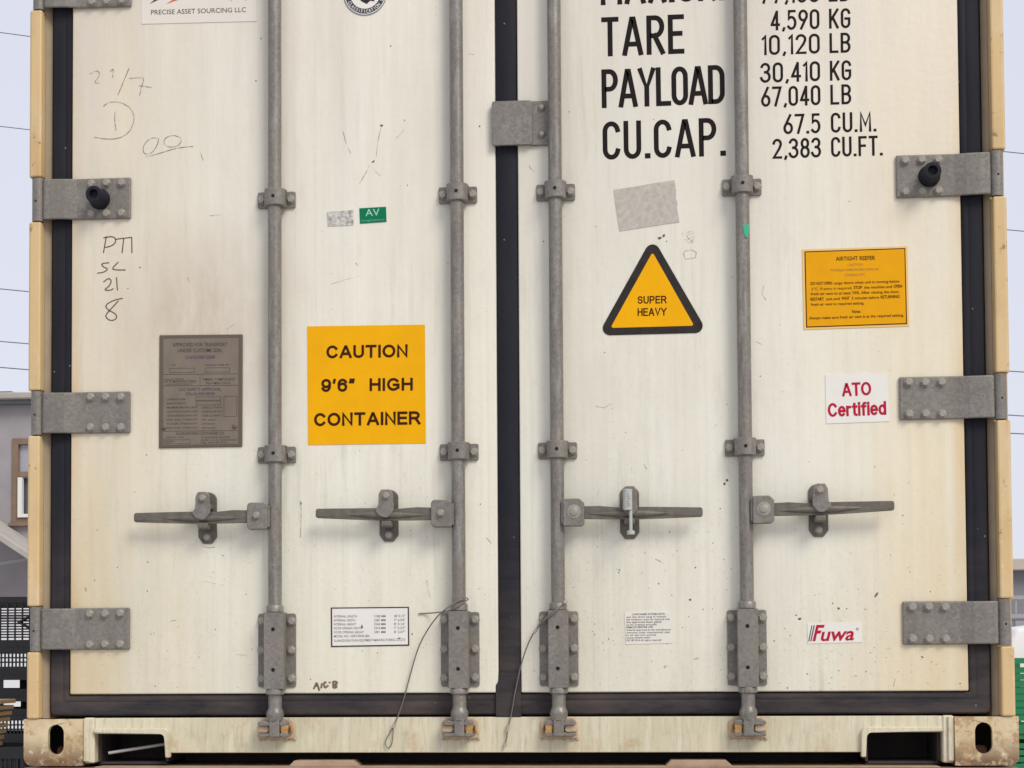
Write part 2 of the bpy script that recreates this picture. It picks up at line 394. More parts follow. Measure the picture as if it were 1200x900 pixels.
def add_tube(bm, pts, r, n=8, smooth_n=0):
    P = [Vector(p) for p in pts]
    if smooth_n:
        Q = []
        for i in range(len(P)-1):
            p0, p1, p2, p3 = P[max(i-1, 0)], P[i], P[i+1], P[min(i+2, len(P)-1)]
            for k in range(smooth_n):
                t = k/smooth_n
                Q.append(.5*((2*p1)+(p2-p0)*t+(2*p0-5*p1+4*p2-p3)*t*t+(-p0+3*p1-3*p2+p3)*t**3))
        Q.append(P[-1]); P = Q
    rings = []; up = Vector((.13, 1, .21)).normalized()
    for i, p in enumerate(P):
        d = (P[min(i+1, len(P)-1)]-P[max(i-1, 0)]).normalized()
        s = d.cross(up).normalized(); up2 = s.cross(d); up = up2
        rr = r[i] if isinstance(r, list) else r
        rings.append([bm.verts.new(p+(s*math.cos(2*math.pi*k/n)+up2*math.sin(2*math.pi*k/n))*rr) for k in range(n)])
    for A, B in zip(rings, rings[1:]):
        for k in range(n): bm.faces.new((A[k], A[(k+1) % n], B[(k+1) % n], B[k]))
    bm.faces.new(rings[0][::-1]); bm.faces.new(rings[-1])
def BM(): return bmesh.new()
def obj(name, fn, material, parent=None, smooth=None, loc=None):
    bm = BM(); fn(bm); return finish(name, bm, material, parent, loc, smooth)

# ------------------------------------------------------------------ lettering
_cap = {}
def _textmesh(s, off, shear=0.0):
    cu = bpy.data.curves.new('t', 'FONT'); cu.body = s; cu.size = 1; cu.offset = off; cu.shear = shear
    cu.resolution_u = 3
    o = bpy.data.objects.new('t', cu); COL.objects.link(o)
    bpy.context.view_layer.update()
    ev = o.evaluated_get(bpy.context.evaluated_depsgraph_get()); me = ev.to_mesh()
    vs_ = [(v.co.x, v.co.y) for v in me.vertices]; fs = [tuple(p.vertices) for p in me.polygons]
    ev.to_mesh_clear(); bpy.data.objects.remove(o); bpy.data.curves.remove(cu)
    return vs_, fs
def capheight(off):
    if off not in _cap: _cap[off] = max(y for x, y in _textmesh('H', off)[0])
    return _cap[off]
def add_text(bm, s, bl, br, cap, y, off=0.0, shear=0.0, depth=0):
    """s set on the line from bl to br (x,z), capital height cap"""
    v, f = _textmesh(s, off, shear)
    if not v: return
    x0 = min(a for a, b in v); x1 = max(a for a, b in v); H = capheight(off)
    dx, dz = br[0]-bl[0], br[1]-bl[1]; L = math.hypot(dx, dz); ux, uz = dx/L, dz/L
    V = []
    for a, b in v:
        u = (a-x0)/(x1-x0)*L; w = b/H*cap
        V.append(bm.verts.new((bl[0]+u*ux-w*uz, y, bl[1]+u*uz+w*ux)))
    for p in f:
        try: bm.faces.new([V[i] for i in p])
        except ValueError: pass
def text_px(bm, s, l, r, base_l, base_r, top_l, y, off=0.0, shear=0.0):
    bl = W(l, base_l); br = W(r, base_r); cap = W(l, top_l)[1]-bl[1]
    add_text(bm, s, bl, br, cap, y, off, shear)
def flat(name, bm, material, parent):          # lettering: a flat sheet facing the viewer
    me = bpy.data.meshes.new(name); bm.to_mesh(me); bm.free()
    return link(name, me, material, parent)

def ribbon(bm, pts, h, y, closed=False, cap=0.0):
    P = [Vector((p[0], p[1])) for p in pts]; n = len(P); L = []; Rr = []
    if cap and not closed and (P[0]-P[-1]).length > 1e-6:
        d0 = (P[0]-P[1]).normalized()*cap; d1 = (P[-1]-P[-2]).normalized()*cap
        P[0] = P[0]+d0; P[-1] = P[-1]+d1
    for i in range(n):
        if closed: a, b = P[i-1], P[(i+1) % n]
        else: a, b = P[max(i-1, 0)], P[min(i+1, n-1)]
        d1 = (P[i]-a); d2 = (b-P[i])
        if d1.length < 1e-9: d1 = d2
        if d2.length < 1e-9: d2 = d1
        d1.normalize(); d2.normalize()
        t = (d1+d2)
        if t.length < 1e-6: t = d1
        t.normalize(); nn = Vector((-t.y, t.x)); c = max(nn.dot(Vector((-d1.y, d1.x))), .55)
        hh = h[i] if isinstance(h, list) else h
        L.append(bm.verts.new((P[i].x+nn.x*hh/c, y, P[i].y+nn.y*hh/c))); Rr.append(bm.verts.new((P[i].x-nn.x*hh/c, y, P[i].y-nn.y*hh/c)))
    for i in range(n if closed else n-1):
        j = (i+1) % n; bm.faces.new((Rr[i], Rr[j], L[j], L[i]))
def arc(cx, cy, rx, ry, a0, a1, n=10):
    return [(cx+rx*math.cos(R(a0+(a1-a0)*i/n)), cy+ry*math.sin(R(a0+(a1-a0)*i/n))) for i in range(n+1)]
w_ = .46
def ring(w=w_): return arc(w/2, 1-w/2, w/2, w/2, 0, 180)+arc(w/2, w/2, w/2, w/2, 180, 360)+[(w, 1-w/2)]
GL = {
 'A': (.56, [[(0, 0), (.25, .99), (.31, .99), (.56, 0)], [(.12, .26), (.44, .26)]]),
 'B': (w_, [[(0, 0), (0, 1), (.22, 1)]+arc(.22, .76, .22, .24, 90, -90)+[(.125, .52)], [(.2, .52)]+arc(.22, .26, .24, .26, 90, -90)+[(.125, 0)]]),
 'C': (w_, [arc(w_/2, 1-w_/2, w_/2, w_/2, 10, 180)+arc(w_/2, w_/2, w_/2, w_/2, 180, 350)]),
 'D': (w_, [[(0, 0), (0, 1), (.2, 1)]+arc(.2, .74, .26, .26, 90, 0)+arc(.2, .26, .26, .26, 0, -90)+[(.125, 0)]]),
 'E': (.40, [[(.40, 0), (0, 0), (0, 1), (.40, 1)], [(0, .52), (.34, .52)]]),
 'F': (.40, [[(0, 0), (0, 1), (.40, 1)], [(0, .52), (.34, .52)]]),
 'G': (w_, [arc(w_/2, 1-w_/2, w_/2, w_/2, 10, 180)+arc(w_/2, w_/2, w_/2, w_/2, 180, 360)+[(w_, .48), (w_*.5, .48)]]),
 'K': (w_, [[(0, 0), (0, 1)], [(w_, 1), (.03, .4)], [(.16, .56), (w_, 0)]]),
 'L': (.40, [[(0, 1), (0, 0), (.40, 0)]]),
 'M': (.58, [[(0, 0), (0, 1), (.29, .3), (.58, 1), (.58, 0)]]),
 'O': (w_, [ring()]),
 'P': (w_, [[(0, 0), (0, 1), (.22, 1)]+arc(.22, .74, .24, .26, 90, -90)+[(.125, .48)]]),
 'R': (w_, [[(0, 0), (0, 1), (.22, 1)]+arc(.22, .74, .24, .26, 90, -90)+[(.125, .48)], [(.2, .48), (.47, 0)]]),
 'T': (.44, [[(.22, 0), (.22, 1)], [(0, 1), (.44, 1)]]),
 'U': (w_, [[(0, 1), (0, .23)]+arc(w_/2, w_/2, w_/2, w_/2, 180, 360)+[(w_, 1)]]),
 'X': (w_, [[(0, 0), (w_, 1)], [(0, 1), (w_, 0)]]),
 'Y': (.5, [[(0, 1), (.25, .46), (.5, 1)], [(.25, .5), (.25, 0)]]),
 '0': (w_, [ring()]),
 '1': (.13, [[(0, .86), (.13, 1), (.13, 0)]]),
 '2': (w_, [arc(w_/2, .77, w_/2, .23, 170, -20)+[(.36, .50), (0, 0), (w_, 0)]]),
 '3': (w_, [arc(.21, .765, .22, .235, 160, -90, 12), arc(.21, .265, .25, .265, 90, -165, 12)]),
 '4': (w_, [[(.34, 0), (.34, .98)], [(.33, .98), (.02, .27)], [(.03, .25), (w_, .25)]]),
 '5': (w_, [[(.40, 1), (.06, 1), (.03, .56)]+arc(.20, .33, .25, .33, 120, -140, 14)]),
 '6': (w_, [[(.36, 1), (.05, .42)], arc(w_/2, .27, w_/2, .27, 0, 360, 20)]),
 '7': (w_, [[(0, 1), (w_, 1), (.14, 0)]]),
 '8': (w_, [arc(w_/2, .76, .2, .24, 0, 360, 18), arc(w_/2, .27, w_/2, .27, 0, 360, 18)]),
 '9': (w_, [[(.10, 0), (.41, .58)], arc(w_/2, .73, w_/2, .27, 0, 360, 20)]),
 '.': (.03, [[(.015, 0), (.015, .015)]]),
 ',': (.07, [[(.07, .03), (.02, -.08)]]),
 ' ': (.2, []),
}
GA = {
 'A': (.70, [[(0, 0), (.32, .99), (.38, .99), (.70, 0)], [(.16, .30), (.54, .30)]]),
 'C': (.68, [arc(.35, .5, .35, .5, 38, 322, 22)]),
 'E': (.54, [[(.54, 0), (0, 0), (0, 1), (.54, 1)], [(0, .52), (.50, .52)]]),
 'G': (.72, [arc(.36, .5, .36, .5, 40, 325, 22)+[(.70, .20), (.70, .46), (.40, .46)]]),
 'H': (.60, [[(0, 0), (0, 1)], [(.60, 0), (.60, 1)], [(0, .53), (.60, .53)]]),
 'I': (.02, [[(.01, 0), (.01, 1)]]),
 'N': (.60, [[(0, 0), (0, 1), (.60, 0), (.60, 1)]]),
 'O': (.76, [arc(.38, .5, .38, .5, 0, 360, 28)]),
 'P': (.58, [[(0, 0), (0, 1), (.34, 1)]+arc(.34, .73, .24, .27, 90, -90)+[(.19, .46)]]),
 'R': (.62, [[(0, 0), (0, 1), (.36, 1)]+arc(.36, .74, .24, .26, 90, -90)+[(.19, .48)], [(.32, .48), (.45, .36), (.64, 0)]]),
 'S': (.58, [arc(.29, .735, .27, .265, 15, 245, 12)+arc(.29, .265, .29, .265, 65, -165, 12)]),
 'T': (.62, [[(.31, 0), (.31, 1)], [(0, 1), (.62, 1)]]),
 'U': (.60, [[(0, 1), (0, .32)]+arc(.30, .32, .30, .32, 180, 360)+[(.60, 1)]]),
 'V': (.66, [[(0, 1), (.33, .02), (.66, 1)]]),
 'Y': (.66, [[(0, 1), (.33, .46), (.66, 1)], [(.33, .48), (.33, 0)]]),
 '9': (.50, [arc(.25, .68, .25, .32, 0, 360, 22), [(.50, .66)]+arc(.24, .40, .26, .40, 0, -150, 10)]),
 '6': (.50, [arc(.25, .32, .25, .32, 0, 360, 22), [(0, .34)]+arc(.26, .60, .26, .40, 180, 30, 10)]),
 "'": (.04, [[(.04, 1), (.0, .78)]]),
 '"': (.22, [[(.04, 1), (.0, .78)], [(.22, 1), (.18, .78)]]),
 'e': (.50, [[(.08, .37), (.42, .37)], arc(.25, .36, .25, .36, 0, 310, 18)]),
 'r': (.28, [[(0, 0), (0, .72)], [(0, .45)]+arc(.24, .45, .24, .25, 160, 85, 6)]),
 't': (.28, [[(.12, .95), (.12, .16), (.17, .03), (.28, 0)], [(0, .72), (.28, .72)]]),
 'i': (.02, [[(.01, 0), (.01, .72)], [(.01, .96), (.01, 1.0)]]),
 'f': (.30, [[(.12, 0), (.12, .84), (.17, .97), (.30, 1)], [(0, .72), (.28, .72)]]),
 'd': (.50, [arc(.25, .36, .25, .36, 0, 360, 20), [(.50, 0), (.50, 1)]]),
}
def stencil(bm, s, l, r, bl, br_, tl, y, hw=.055, gap=.22, GL=GL):
    a = W(l, bl); b = W(r, br_); cap = W(l, tl)[1]-a[1]
    L = math.hypot(b[0]-a[0], b[1]-a[1]); ux, uz = (b[0]-a[0])/L, (b[1]-a[1])/L
    tot = sum(GL[c][0] for c in s)+gap*(len(s)-1)+2*hw
    sx = L/tot; h = hw*cap; x = hw; k = 0
    for c in s:
        g, strokes = GL[c]
        for st in strokes:
            pts = []
            for px_, py_ in st:
                u = (x+px_)*sx; w = h+py_*(cap-2*h)
                pts.append((a[0]+u*ux-w*uz, a[1]+u*uz+w*ux))
            ribbon(bm, pts, h*(1.15 if c == '.' else 1), y-.00006*(k % 3), cap=h*.98); k += 1
        x += g+gap
def pen(bm, strokes, ox, oy, sc, hw, y):
    for k, st in enumerate(strokes):
        ps = [W(ox+x/sc, oy+z/sc) for x, z in st]
        if len(ps) > 2:                        # round the corners a little
            q = [ps[0]]
            for i in range(1, len(ps)-1):
                p0, p1, p2 = ps[i-1], ps[i], ps[i+1]
                q += [tuple(p1[j]*.75+p0[j]*.25 for j in (0, 1)), tuple(p1[j]*.75+p2[j]*.25 for j in (0, 1))]
            ps = q+[ps[-1]]
        ribbon(bm, ps, hw, y-.00004*(k % 4))

# ================================================================== the setting
tag(obj('ground', lambda b: [b.faces.new([b.verts.new(v) for v in ((-400, -300, 0), (400, -300, 0), (400, 600, 0), (-400, 600, 0))])], CONC), kind='structure')

# ================================================================== the container
C = empty('shipping_container', (0, 0, BASE), 'cream white refrigerated shipping container with closed double doors and grey locking bars', 'container')
HG = [.3417, .8858, 1.4290, 1.9720, 2.4600]       # hinge heights
TOPZ = 2.896
# --- body behind the doors
LEN = 12.19
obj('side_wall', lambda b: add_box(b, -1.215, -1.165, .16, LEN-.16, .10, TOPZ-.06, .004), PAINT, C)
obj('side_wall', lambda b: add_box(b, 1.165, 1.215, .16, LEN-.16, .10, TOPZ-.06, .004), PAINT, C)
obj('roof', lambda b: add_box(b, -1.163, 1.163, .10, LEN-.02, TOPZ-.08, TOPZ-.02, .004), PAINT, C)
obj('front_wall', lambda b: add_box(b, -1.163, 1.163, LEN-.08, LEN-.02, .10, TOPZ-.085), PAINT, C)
obj('floor', lambda b: add_box(b, -1.163, 1.163, .075, LEN-.09, .13, .17), DARK, C)
for s in (-1, 1):
    obj('bottom_rail', lambda b: add_box(b, min(s*1.218, s*1.14), max(s*1.218, s*1.14), .19, LEN-.19, .012, .099, .004), SILLP, C)
for k in range(28): obj('cross_member', lambda b: add_box(b, -1.138, 1.138, .20+k*.42, .235+k*.42, -.0006, .1290), DARK, C)
# --- rear header with top castings
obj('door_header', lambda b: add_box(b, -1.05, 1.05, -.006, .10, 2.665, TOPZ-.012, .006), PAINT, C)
def casting_shape(b, s, z0, flip):
    x0, x1 = 1.069, 1.219
    c = [(x0, 0)]+[(x1-.022+.022*math.sin(R(a)), .022-.022*math.cos(R(a))) for a in (0, 18, 36, 54, 72, 90)]+[(x1, .1165), (x0, .1165)]
    c = [(s*x, (.118-z if flip else z)+z0) for x, z in c]
    h = stadium(s*1.1365, z0+.0655, .0205, .0375)
    add_holed(b, c, [h], -.014, .002)
    # hollow box behind the apertured face
    xs = (s*x0, s*(x0+.012)); add_box(b, min(xs), max(xs), .002, .16, z0, z0+.1165)
    xs = (s*(x1-.012), s*x1); add_box(b, min(xs), max(xs), .002, .16, z0+.0225, z0+.1165)
    xs = (s*(x0+.0125), s*(x1-.0125)); add_box(b, min(xs), max(xs), .002, .16, z0+.104, z0+.1160); add_box(b, min(min(xs), s*(x1-.024)) if s < 0 and False else min(xs)+(.012 if s < 0 else 0), max(xs)-(.012 if s > 0 else 0), .002, .16, z0, z0+.014)
for s in (-1, 1):
    cst = obj('corner_casting', lambda b: casting_shape(b, s, 0, False), CASTP, C, smooth=25)
    bv = cst.modifiers.new('bevel', 'BEVEL'); bv.width = .006; bv.segments = 3; bv.limit_method = 'ANGLE'; bv.angle_limit = R(50)
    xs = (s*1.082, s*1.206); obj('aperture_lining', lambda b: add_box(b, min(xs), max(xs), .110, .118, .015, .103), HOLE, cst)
    # the stepped end plate between casting and sill
    xs = (s*1.042, s*1.0685); obj('end_plate', lambda b: (add_box(b, min(xs), max(xs), -.002, .15, .006, .1195, .003), add_box(b, min(s*1.054, s*1.0685), max(s*1.054, s*1.0685), -.009, -.0022, .010, .1175, .002)), SILLP, cst)
    obj('corner_casting', lambda b: casting_shape(b, s, TOPZ-.118, True), CASTP, C, smooth=25)
# --- corner posts: folded outer bar broken at every hinge, sloping web, column behind
for s in (-1, 1):
    post = obj('corner_post', lambda b: add_zprism(b, [(s*1.216, .035), (s*1.161, .035), (s*1.161, .15), (s*1.216, .15)], .1175, TOPZ-.119, 0), POSTP, C)
    edges = [.1178]+[v for h in HG for v in (h-.0575, h+.0575)]+[TOPZ-.1185]
    for i in range(0, len(edges), 2):
        z0, z1 = edges[i], edges[i+1]
        def seg(b):
            x = lambda v: s*v
            add_zprism(b, [(x(1.2135), .034), (x(1.2125), -.010), (x(1.2085), -.0185), (x(1.2050), -.0200), (x(1.1840), -.0200), (x(1.1805), -.0185), (x(1.1790), -.014), (x(1.1745), .034)], z0, z1)
        o = obj('folded_bar', seg, POSTP, post)
        bv = o.modifiers.new('bevel', 'BEVEL'); bv.width = .004; bv.segments = 2; bv.limit_method = 'ANGLE'; bv.angle_limit = R(50)
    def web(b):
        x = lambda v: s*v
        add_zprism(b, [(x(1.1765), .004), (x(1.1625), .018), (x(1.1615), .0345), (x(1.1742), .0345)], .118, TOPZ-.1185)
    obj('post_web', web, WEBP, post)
# --- rear sill with a notch at either end
def sill_poly():
    return [(-1.0415, .1185), (-1.0415, .0795), (-.8600, .0795), (-.8600, .0315), (.8600, .0315), (.8600, .0795), (1.0415, .0795), (1.0415, .1185)]
SILL = obj('rear_sill', lambda b: add_prism(b, sill_poly(), .000, .030, .0015), SILLP, C)
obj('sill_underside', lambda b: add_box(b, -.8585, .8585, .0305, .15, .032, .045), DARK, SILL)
obj('sill_top', lambda b: add_box(b, -1.04, 1.04, .031, .15, .1080, .1190), SILLP, SILL)
for s in (-1, 1):
    def flange(b):
        x0, x1 = s*1.0410, s*.8590; zt = .0800; r = .014
        pts = [(x0, zt+.0015)]+[(x1+s*r-s*r*math.sin(R(a)), zt+.0015-r+r*math.cos(R(a))) for a in (0, 30, 60, 90)]+[(x1, .020)]
        out = [(x0, zt+.0125)]+[(x1+s*(r-.011)-s*(r)*math.sin(R(a)), zt+.0125-r+r*math.cos(R(a))) for a in (0, 30, 60, 90)]+[(x1-s*.0115, .020)]
        t = bmesh.new(); poly = pts+out[::-1]
        add_prism(b, poly, -.012, .006, .002)
    obj('pocket_flange', flange, SILLP, SILL)
    xs = (s*1.040, s*.862); a_, c_ = min(xs), max(xs)
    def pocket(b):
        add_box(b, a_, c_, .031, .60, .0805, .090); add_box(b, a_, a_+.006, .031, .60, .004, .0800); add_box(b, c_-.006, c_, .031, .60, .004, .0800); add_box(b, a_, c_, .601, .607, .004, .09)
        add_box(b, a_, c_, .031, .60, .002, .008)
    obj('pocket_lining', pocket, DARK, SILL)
# --- doors
PX0, PX1, PZ0, PZ1 = .0275, 1.1060, .1778, 2.612
DOOR = {}
for s in (-1, 1):
    def panel(b):
        xs = sorted((s*PX0, s*PX1)); add_box(b, xs[0], xs[1], .0045, .075, PZ0, PZ1, .003, 2)
        xs = sorted((s*(PX0+.0005), s*(PX1-.0005))); add_box(b, xs[0], xs[1], .0, .04, PZ0+.0005, PZ1-.0005, .0035, 3)
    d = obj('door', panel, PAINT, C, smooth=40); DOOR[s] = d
    d['label'] = 'left door with yellow caution sign' if s < 0 else 'right door with stencilled weights'
    def gasket(b):
        prof = [(0.02, .020), (.05, .0085), (.12, .0062), (.30, .0060), (.345, .0075), (.39, .0062), (.60, .0056), (.90, .0064), (.97, .0115), (1.0, .030)]
        rings = []
        for t, y in prof:
            xi = PX0-.0276*t; xo = PX1+.0545*t; z0 = PZ0-.0555*t; z1 = PZ1+.0530*t
            r = .002+.010*t
            ring_ = rrect(xi, xo, z0, z1, r, 3)
            rings.append([b.verts.new((s*x, y, z)) for x, z in ring_])
        n = len(rings[0])
        for A, B in zip(rings, rings[1:]):
            for i in range(n): b.faces.new((A[i], A[(i+1) % n], B[(i+1) % n], B[i]))
    obj('rubber_gasket', gasket, RUB, d, smooth=35)
def flapf(b):
    add_prism(b, [(-.0345, .1195), (.0275, .1185), (.0275, .172), (.026, .228), (-.0245, .228), (-.027, .205), (-.0345, .197)], -.0015, .004, .001)
obj('gasket_flap', flapf, RUB, DOOR[-1])
obj('meeting_seal', lambda b: add_zprism(b, [(-.0262, .012), (-.0262, .0055), (-.0235, .0030), (.0, .0020), (.0235, .0030), (.0260, .0055), (.0260, .012)], .2285, 2.655), RUB, DOOR[-1], smooth=50)
# --- hinges
def bolt_mesh(r, h, name):
    bm = BM()
    add_lathe(bm, [(r*1.18, 0), (r*1.18, .0022)], TY(0, 0, 0), 20)
    t = bmesh.new(); a0 = .3
    A = [t.verts.new((r*math.cos(a0+i*math.pi/3), -.0022, r*math.sin(a0+i*math.pi/3))) for i in range(6)]
    B = [t.verts.new((r*math.cos(a0+i*math.pi/3), -h*.82, r*math.sin(a0+i*math.pi/3))) for i in range(6)]
    D_ = [t.verts.new((r*.78*math.cos(a0+i*math.pi/3), -h, r*.78*math.sin(a0+i*math.pi/3))) for i in range(6)]
    for X, Y in ((A, B), (B, D_)):
        for i in range(6): t.faces.new((X[i], X[(i+1) % 6], Y[(i+1) % 6], Y[i]))
    t.faces.new(D_)
    merge(bm, t); bmesh.ops.recalc_face_normals(bm, faces=bm.faces)
    me = bpy.data.meshes.new(name); bm.to_mesh(me); bm.free(); me.materials.append(BOLT); return me
BOLT_M = bolt_mesh(.0098, .010, 'bolt'); BOLT_S = bolt_mesh(.0085, .009, 'bolt')
def dome_mesh(r, h):
    bm = BM(); add_lathe(bm, [(r*1.25, 0), (r*1.25, .0015), (r, .0018), (r*.93, h*.5), (r*.7, h*.82), (r*.35, h*.97), (.0006, h)], TY(0, 0, 0), 18)
    me = bpy.data.meshes.new('rivet'); bm.to_mesh(me); bm.free(); me.materials.append(BOLT)
    for p in me.polygons: p.use_smooth = True
    return me
DOME = dome_mesh(.0078, .009)
def bolt(parent, x, y, z, me=None, rot=None):
    o = link('bolt', me or BOLT_M, None, parent, (x, y, z)); o.rotation_euler = (0, random.uniform(0, 1) if rot is None else rot, 0); return o
def hinge(s, z, bumper, big):
    def shape(b):
        prof = [(.951, -.0085), (1.060, -.0085), (1.090, -.0100), (1.118, -.0165), (1.150, -.0195), (1.168, -.0195), (1.176, -.0160)]
        th = .0085
        outer = [(s*x, y) for x, y in prof]; inner = [(s*x, y+th) for x, y in prof]
        poly = outer+inner[::-1]
        t = bmesh.new(); n = len(prof)
        def zz(i, x):   # plate is deeper over the door and narrows slightly past it
            return .0525 if x < 1.07 else .0515 if x > 1.11 else .0520
        A0 = [t.verts.new((x, y, z+zz(0, abs(x)))) for x, y in poly]; A1 = [t.verts.new((x, y, z-zz(0, abs(x)))) for x, y in poly]
        N = len(poly)
        for i in range(N): t.faces.new((A0[i], A0[(i+1) % N], A1[(i+1) % N], A1[i]))
        for i in range(n-1):
            j = N-1-i
            t.faces.new((A0[i], A0[i+1], A0[j-1], A0[j])); t.faces.new((A1[i], A1[i+1], A1[j-1], A1[j]))
        # clipped corners at the door end
        merge(b, t)
    h = obj('hinge', shape, GALV, C)
    bv = h.modifiers.new('bevel', 'BEVEL'); bv.width = .0035; bv.segments = 2; bv.limit_method = 'ANGLE'; bv.angle_limit = R(60)
    obj('hinge_barrel', lambda b: add_lathe(b, [(.0135, z-.0555), (.0155, z-.0545), (.0155, z+.0545), (.0135, z+.0555)], TZ(s*1.1905, -.0055, 0), 24), GALV, h, smooth=40)
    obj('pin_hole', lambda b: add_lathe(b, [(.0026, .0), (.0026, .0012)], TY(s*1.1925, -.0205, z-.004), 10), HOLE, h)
    for dx in (0, .039, .078):
        for dz in (-.0385, .0385):
            bolt(h, s*(.9735+dx), -.0086, z+dz+random.uniform(-.001, .001))
    if bumper:
        bx, bz = s*1.0300, z-.0020
        def bump_(b):
            add_lathe(b, [(.0265, 0), (.0265, .005), (.0235, .012), (.0205, .042), (.0212, .052), (.0195, .0575), (.0120, .0580), (.0108, .054), (.0090, .045), (.0005, .0445)], TY(bx, -.0087, bz), 28)
        obj('rubber_bumper', bump_, RUBB, h, smooth=40)
    return h
for s in (-1, 1):
    for i, z in enumerate(HG): hinge(s, z, i == 2, 0)
# --- overlap plate between the doors
op = obj('overlap_plate', lambda b: (add_prism(b, rrect(-.0350, .0650, 1.5325, 1.6435, .006), -.0165, -.0065, .0015), add_prism(b, [(.0600, 1.5315), (.1080, 1.5315), (.1080, 1.6430), (.0600, 1.6430)], -.0100, -.0006, .002)), GALV, C)
for dz in (1.5580, 1.6250): link('rivet', DOME, None, op, (.0885, -.0101, dz))
# --- locking bars
BARS = [(-.5783, -1), (-.1215, -1), (.1215, 1), (.5783, 1)]
YB = -.0280
KY = .72
def squash(o, deep=True):
    for v in o.data.vertices: v.co.y *= KY
    for c in o.children:
        if c.name.startswith('bolt'): c.location.y *= KY
        elif deep: squash(c)
tilt = {0: .2, 1: 1.0, 2: -.4, 3: 1.2}
for bi, (xb, s) in enumerate(BARS):
    def bar(b):
        add_lathe(b, [(.0165, .385), (.0168, .40), (.0168, 2.67)], TZ(xb, YB, 0), 26)
        add_lathe(b, [(.0170, .379), (.0215, .380), (.0215, .3935), (.0195, .3965), (.0172, .398)], TZ(xb, YB, 0), 26)
        add_lathe(b, [(.0205, .1755), (.0225, .177), (.0225, .186), (.0205, .1925)], TZ(xb, YB, 0), 26)
        add_lathe(b, [(.0190, .1120), (.0195, .118), (.0220, .126), (.0215, .133), (.0178, .140), (.0168, .145), (.0168, .1755)], TZ(xb, YB, 0), 26)
    lb = obj('locking_bar', bar, GALVR, C, smooth=40)
    # cam gripping the keeper on the sill
    def camf(b):
        def X(v): return xb+s*v
        for a0, a1 in ((-.032, -.012), (-.013, .012), (.011, .034)):
            xs = sorted((X(a0), X(a1)))
            if a0 == -.013: add_box(b, xs[0], xs[1], -.062, -.022, .072, .1135, .003, 2)
        for zz0, zz1, dz in ((.0985, .1080, .004), (.0745, .0830, -.004)):
            add_prism(b, [(X(.008), zz0), (X(.030), zz0+dz*1.0), (X(.041), zz0+dz*.4), (X(.041), zz1+dz*.4), (X(.028), zz1+dz), (X(.008), zz1)], -.058, -.028, .002)
            add_prism(b, [(X(-.008), zz0), (X(-.024), zz0+dz), (X(-.034), zz0+dz*.5), (X(-.034), zz1+dz*.5), (X(-.022), zz1+dz), (X(-.008), zz1)], -.054, -.028, .002)
    cm = obj('cam', camf, GALV, lb); squash(cm)
    def keeper(b):
        def X(v): return xb+s*v
        xs = sorted((X(-.046), X(.046))); add_prism(b, [(xs[0]+.006, .066), (xs[1]-.006, .066), (xs[1], .076), (xs[1]-.002, .108), (xs[1]-.012, .1165), (xs[0]+.012, .1165), (xs[0], .108), (xs[0], .076)], -.012, -.0003, .002)
        add_prism(b, [(X(.014), .0845), (X(.022), .081), (X(.043), .083), (X(.045), .098), (X(.020), .1005), (X(.014), .0965)], -.046, -.011, .004, 2)
    kp = obj('cam_keeper', keeper, KEEP, C)
    def lug(b):
        def X(v): return xb+s*v
        add_prism(b, [(X(-.034), .094), (X(-.032), .106), (X(-.016), .108), (X(-.014), .092), (X(-.017), .079), (X(-.020), .071), (X(-.030), .072), (X(-.030), .085)], -.052, -.011, .0035, 2)
        add_prism(b, [(X(-.042), .083), (X(-.038), .100), (X(-.036), .100), (X(-.038), .080)], -.030, -.011, .001)
    obj('rusty_lug', lug, RUSTG, kp)
    def weld(b):
        for q in range(9):
            t = q/8; x_q = xb+s*(-.044+.088*t)
            add_lathe(b, [(.0005, -.004), (.0045, -.002), (.0045, .002), (.0005, .004)], TZ(x_q, -.0030, .0655+.002*math.sin(q*2.3)), 8)
    obj('weld_bead', weld, KEEP, kp, smooth=60)
    squash(kp)
    # saddles
    for zs in (1.4134, .7717, 2.06):
        def sad(b):
            add_prism(b, rrect(xb-.0480, xb+.0480, zs-.0205, zs+.0205, .004), -.0065, -.0003, .0012)
            pts = []
            ro = .0255
            for i in range(13):
                a = R(180-180*i/12); pts.append((xb+ro*math.cos(a), YB-.004-.0195*math.sin(a)))
            poly = [(xb-.0275, -.0068)]+[(xb-.0262, -.012)]+pts+[(xb+.0262, -.012), (xb+.0275, -.0068)]
            add_zprism(b, poly, zs-.0215, zs+.0215, .0018)
        sd_ = obj('bar_bracket', sad, GALVD if False else GALV, C, smooth=35)
        bolt(sd_, xb-.0370, -.0066, zs); bolt(sd_, xb+.0370, -.0066, zs)
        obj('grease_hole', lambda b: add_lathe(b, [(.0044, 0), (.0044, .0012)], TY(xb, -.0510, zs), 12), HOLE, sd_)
    # bottom guide
    z0, z1 = .1935, .3765
    gd = obj('bar_guide', lambda b: add_prism(b, rrect(xb-.0475, xb+.0475, z0, z1, .005), -.0065, -.0003, .0012), GALV, C)
    def chan(b):
        ztop, zbot = .3785, .1905
        add_holed(b, [(xb-.0230, zbot), (xb+.0230, zbot), (xb+.0230, ztop), (xb-.0230, ztop)], [circ(xb-.001, .3365, .0050, 14), circ(xb-.001, .2370, .0050, 14)], -.0690, -.0640)
        for q in (-1, 1):
            xs = sorted((xb+q*.0245, xb+q*.0205)); 
            add_zprism(b, [(xb+q*.0230, -.0688), (xb+q*.0248, -.0640), (xb+q*.0250, -.0066), (xb+q*.0212, -.0066), (xb+q*.0212, -.0640)], zbot, ztop)
        add_box(b, xb-.021, xb+.021, -.0660, -.0645, zbot+.02, ztop-.02)
    ch = obj('guide_channel', chan, GALV, gd)
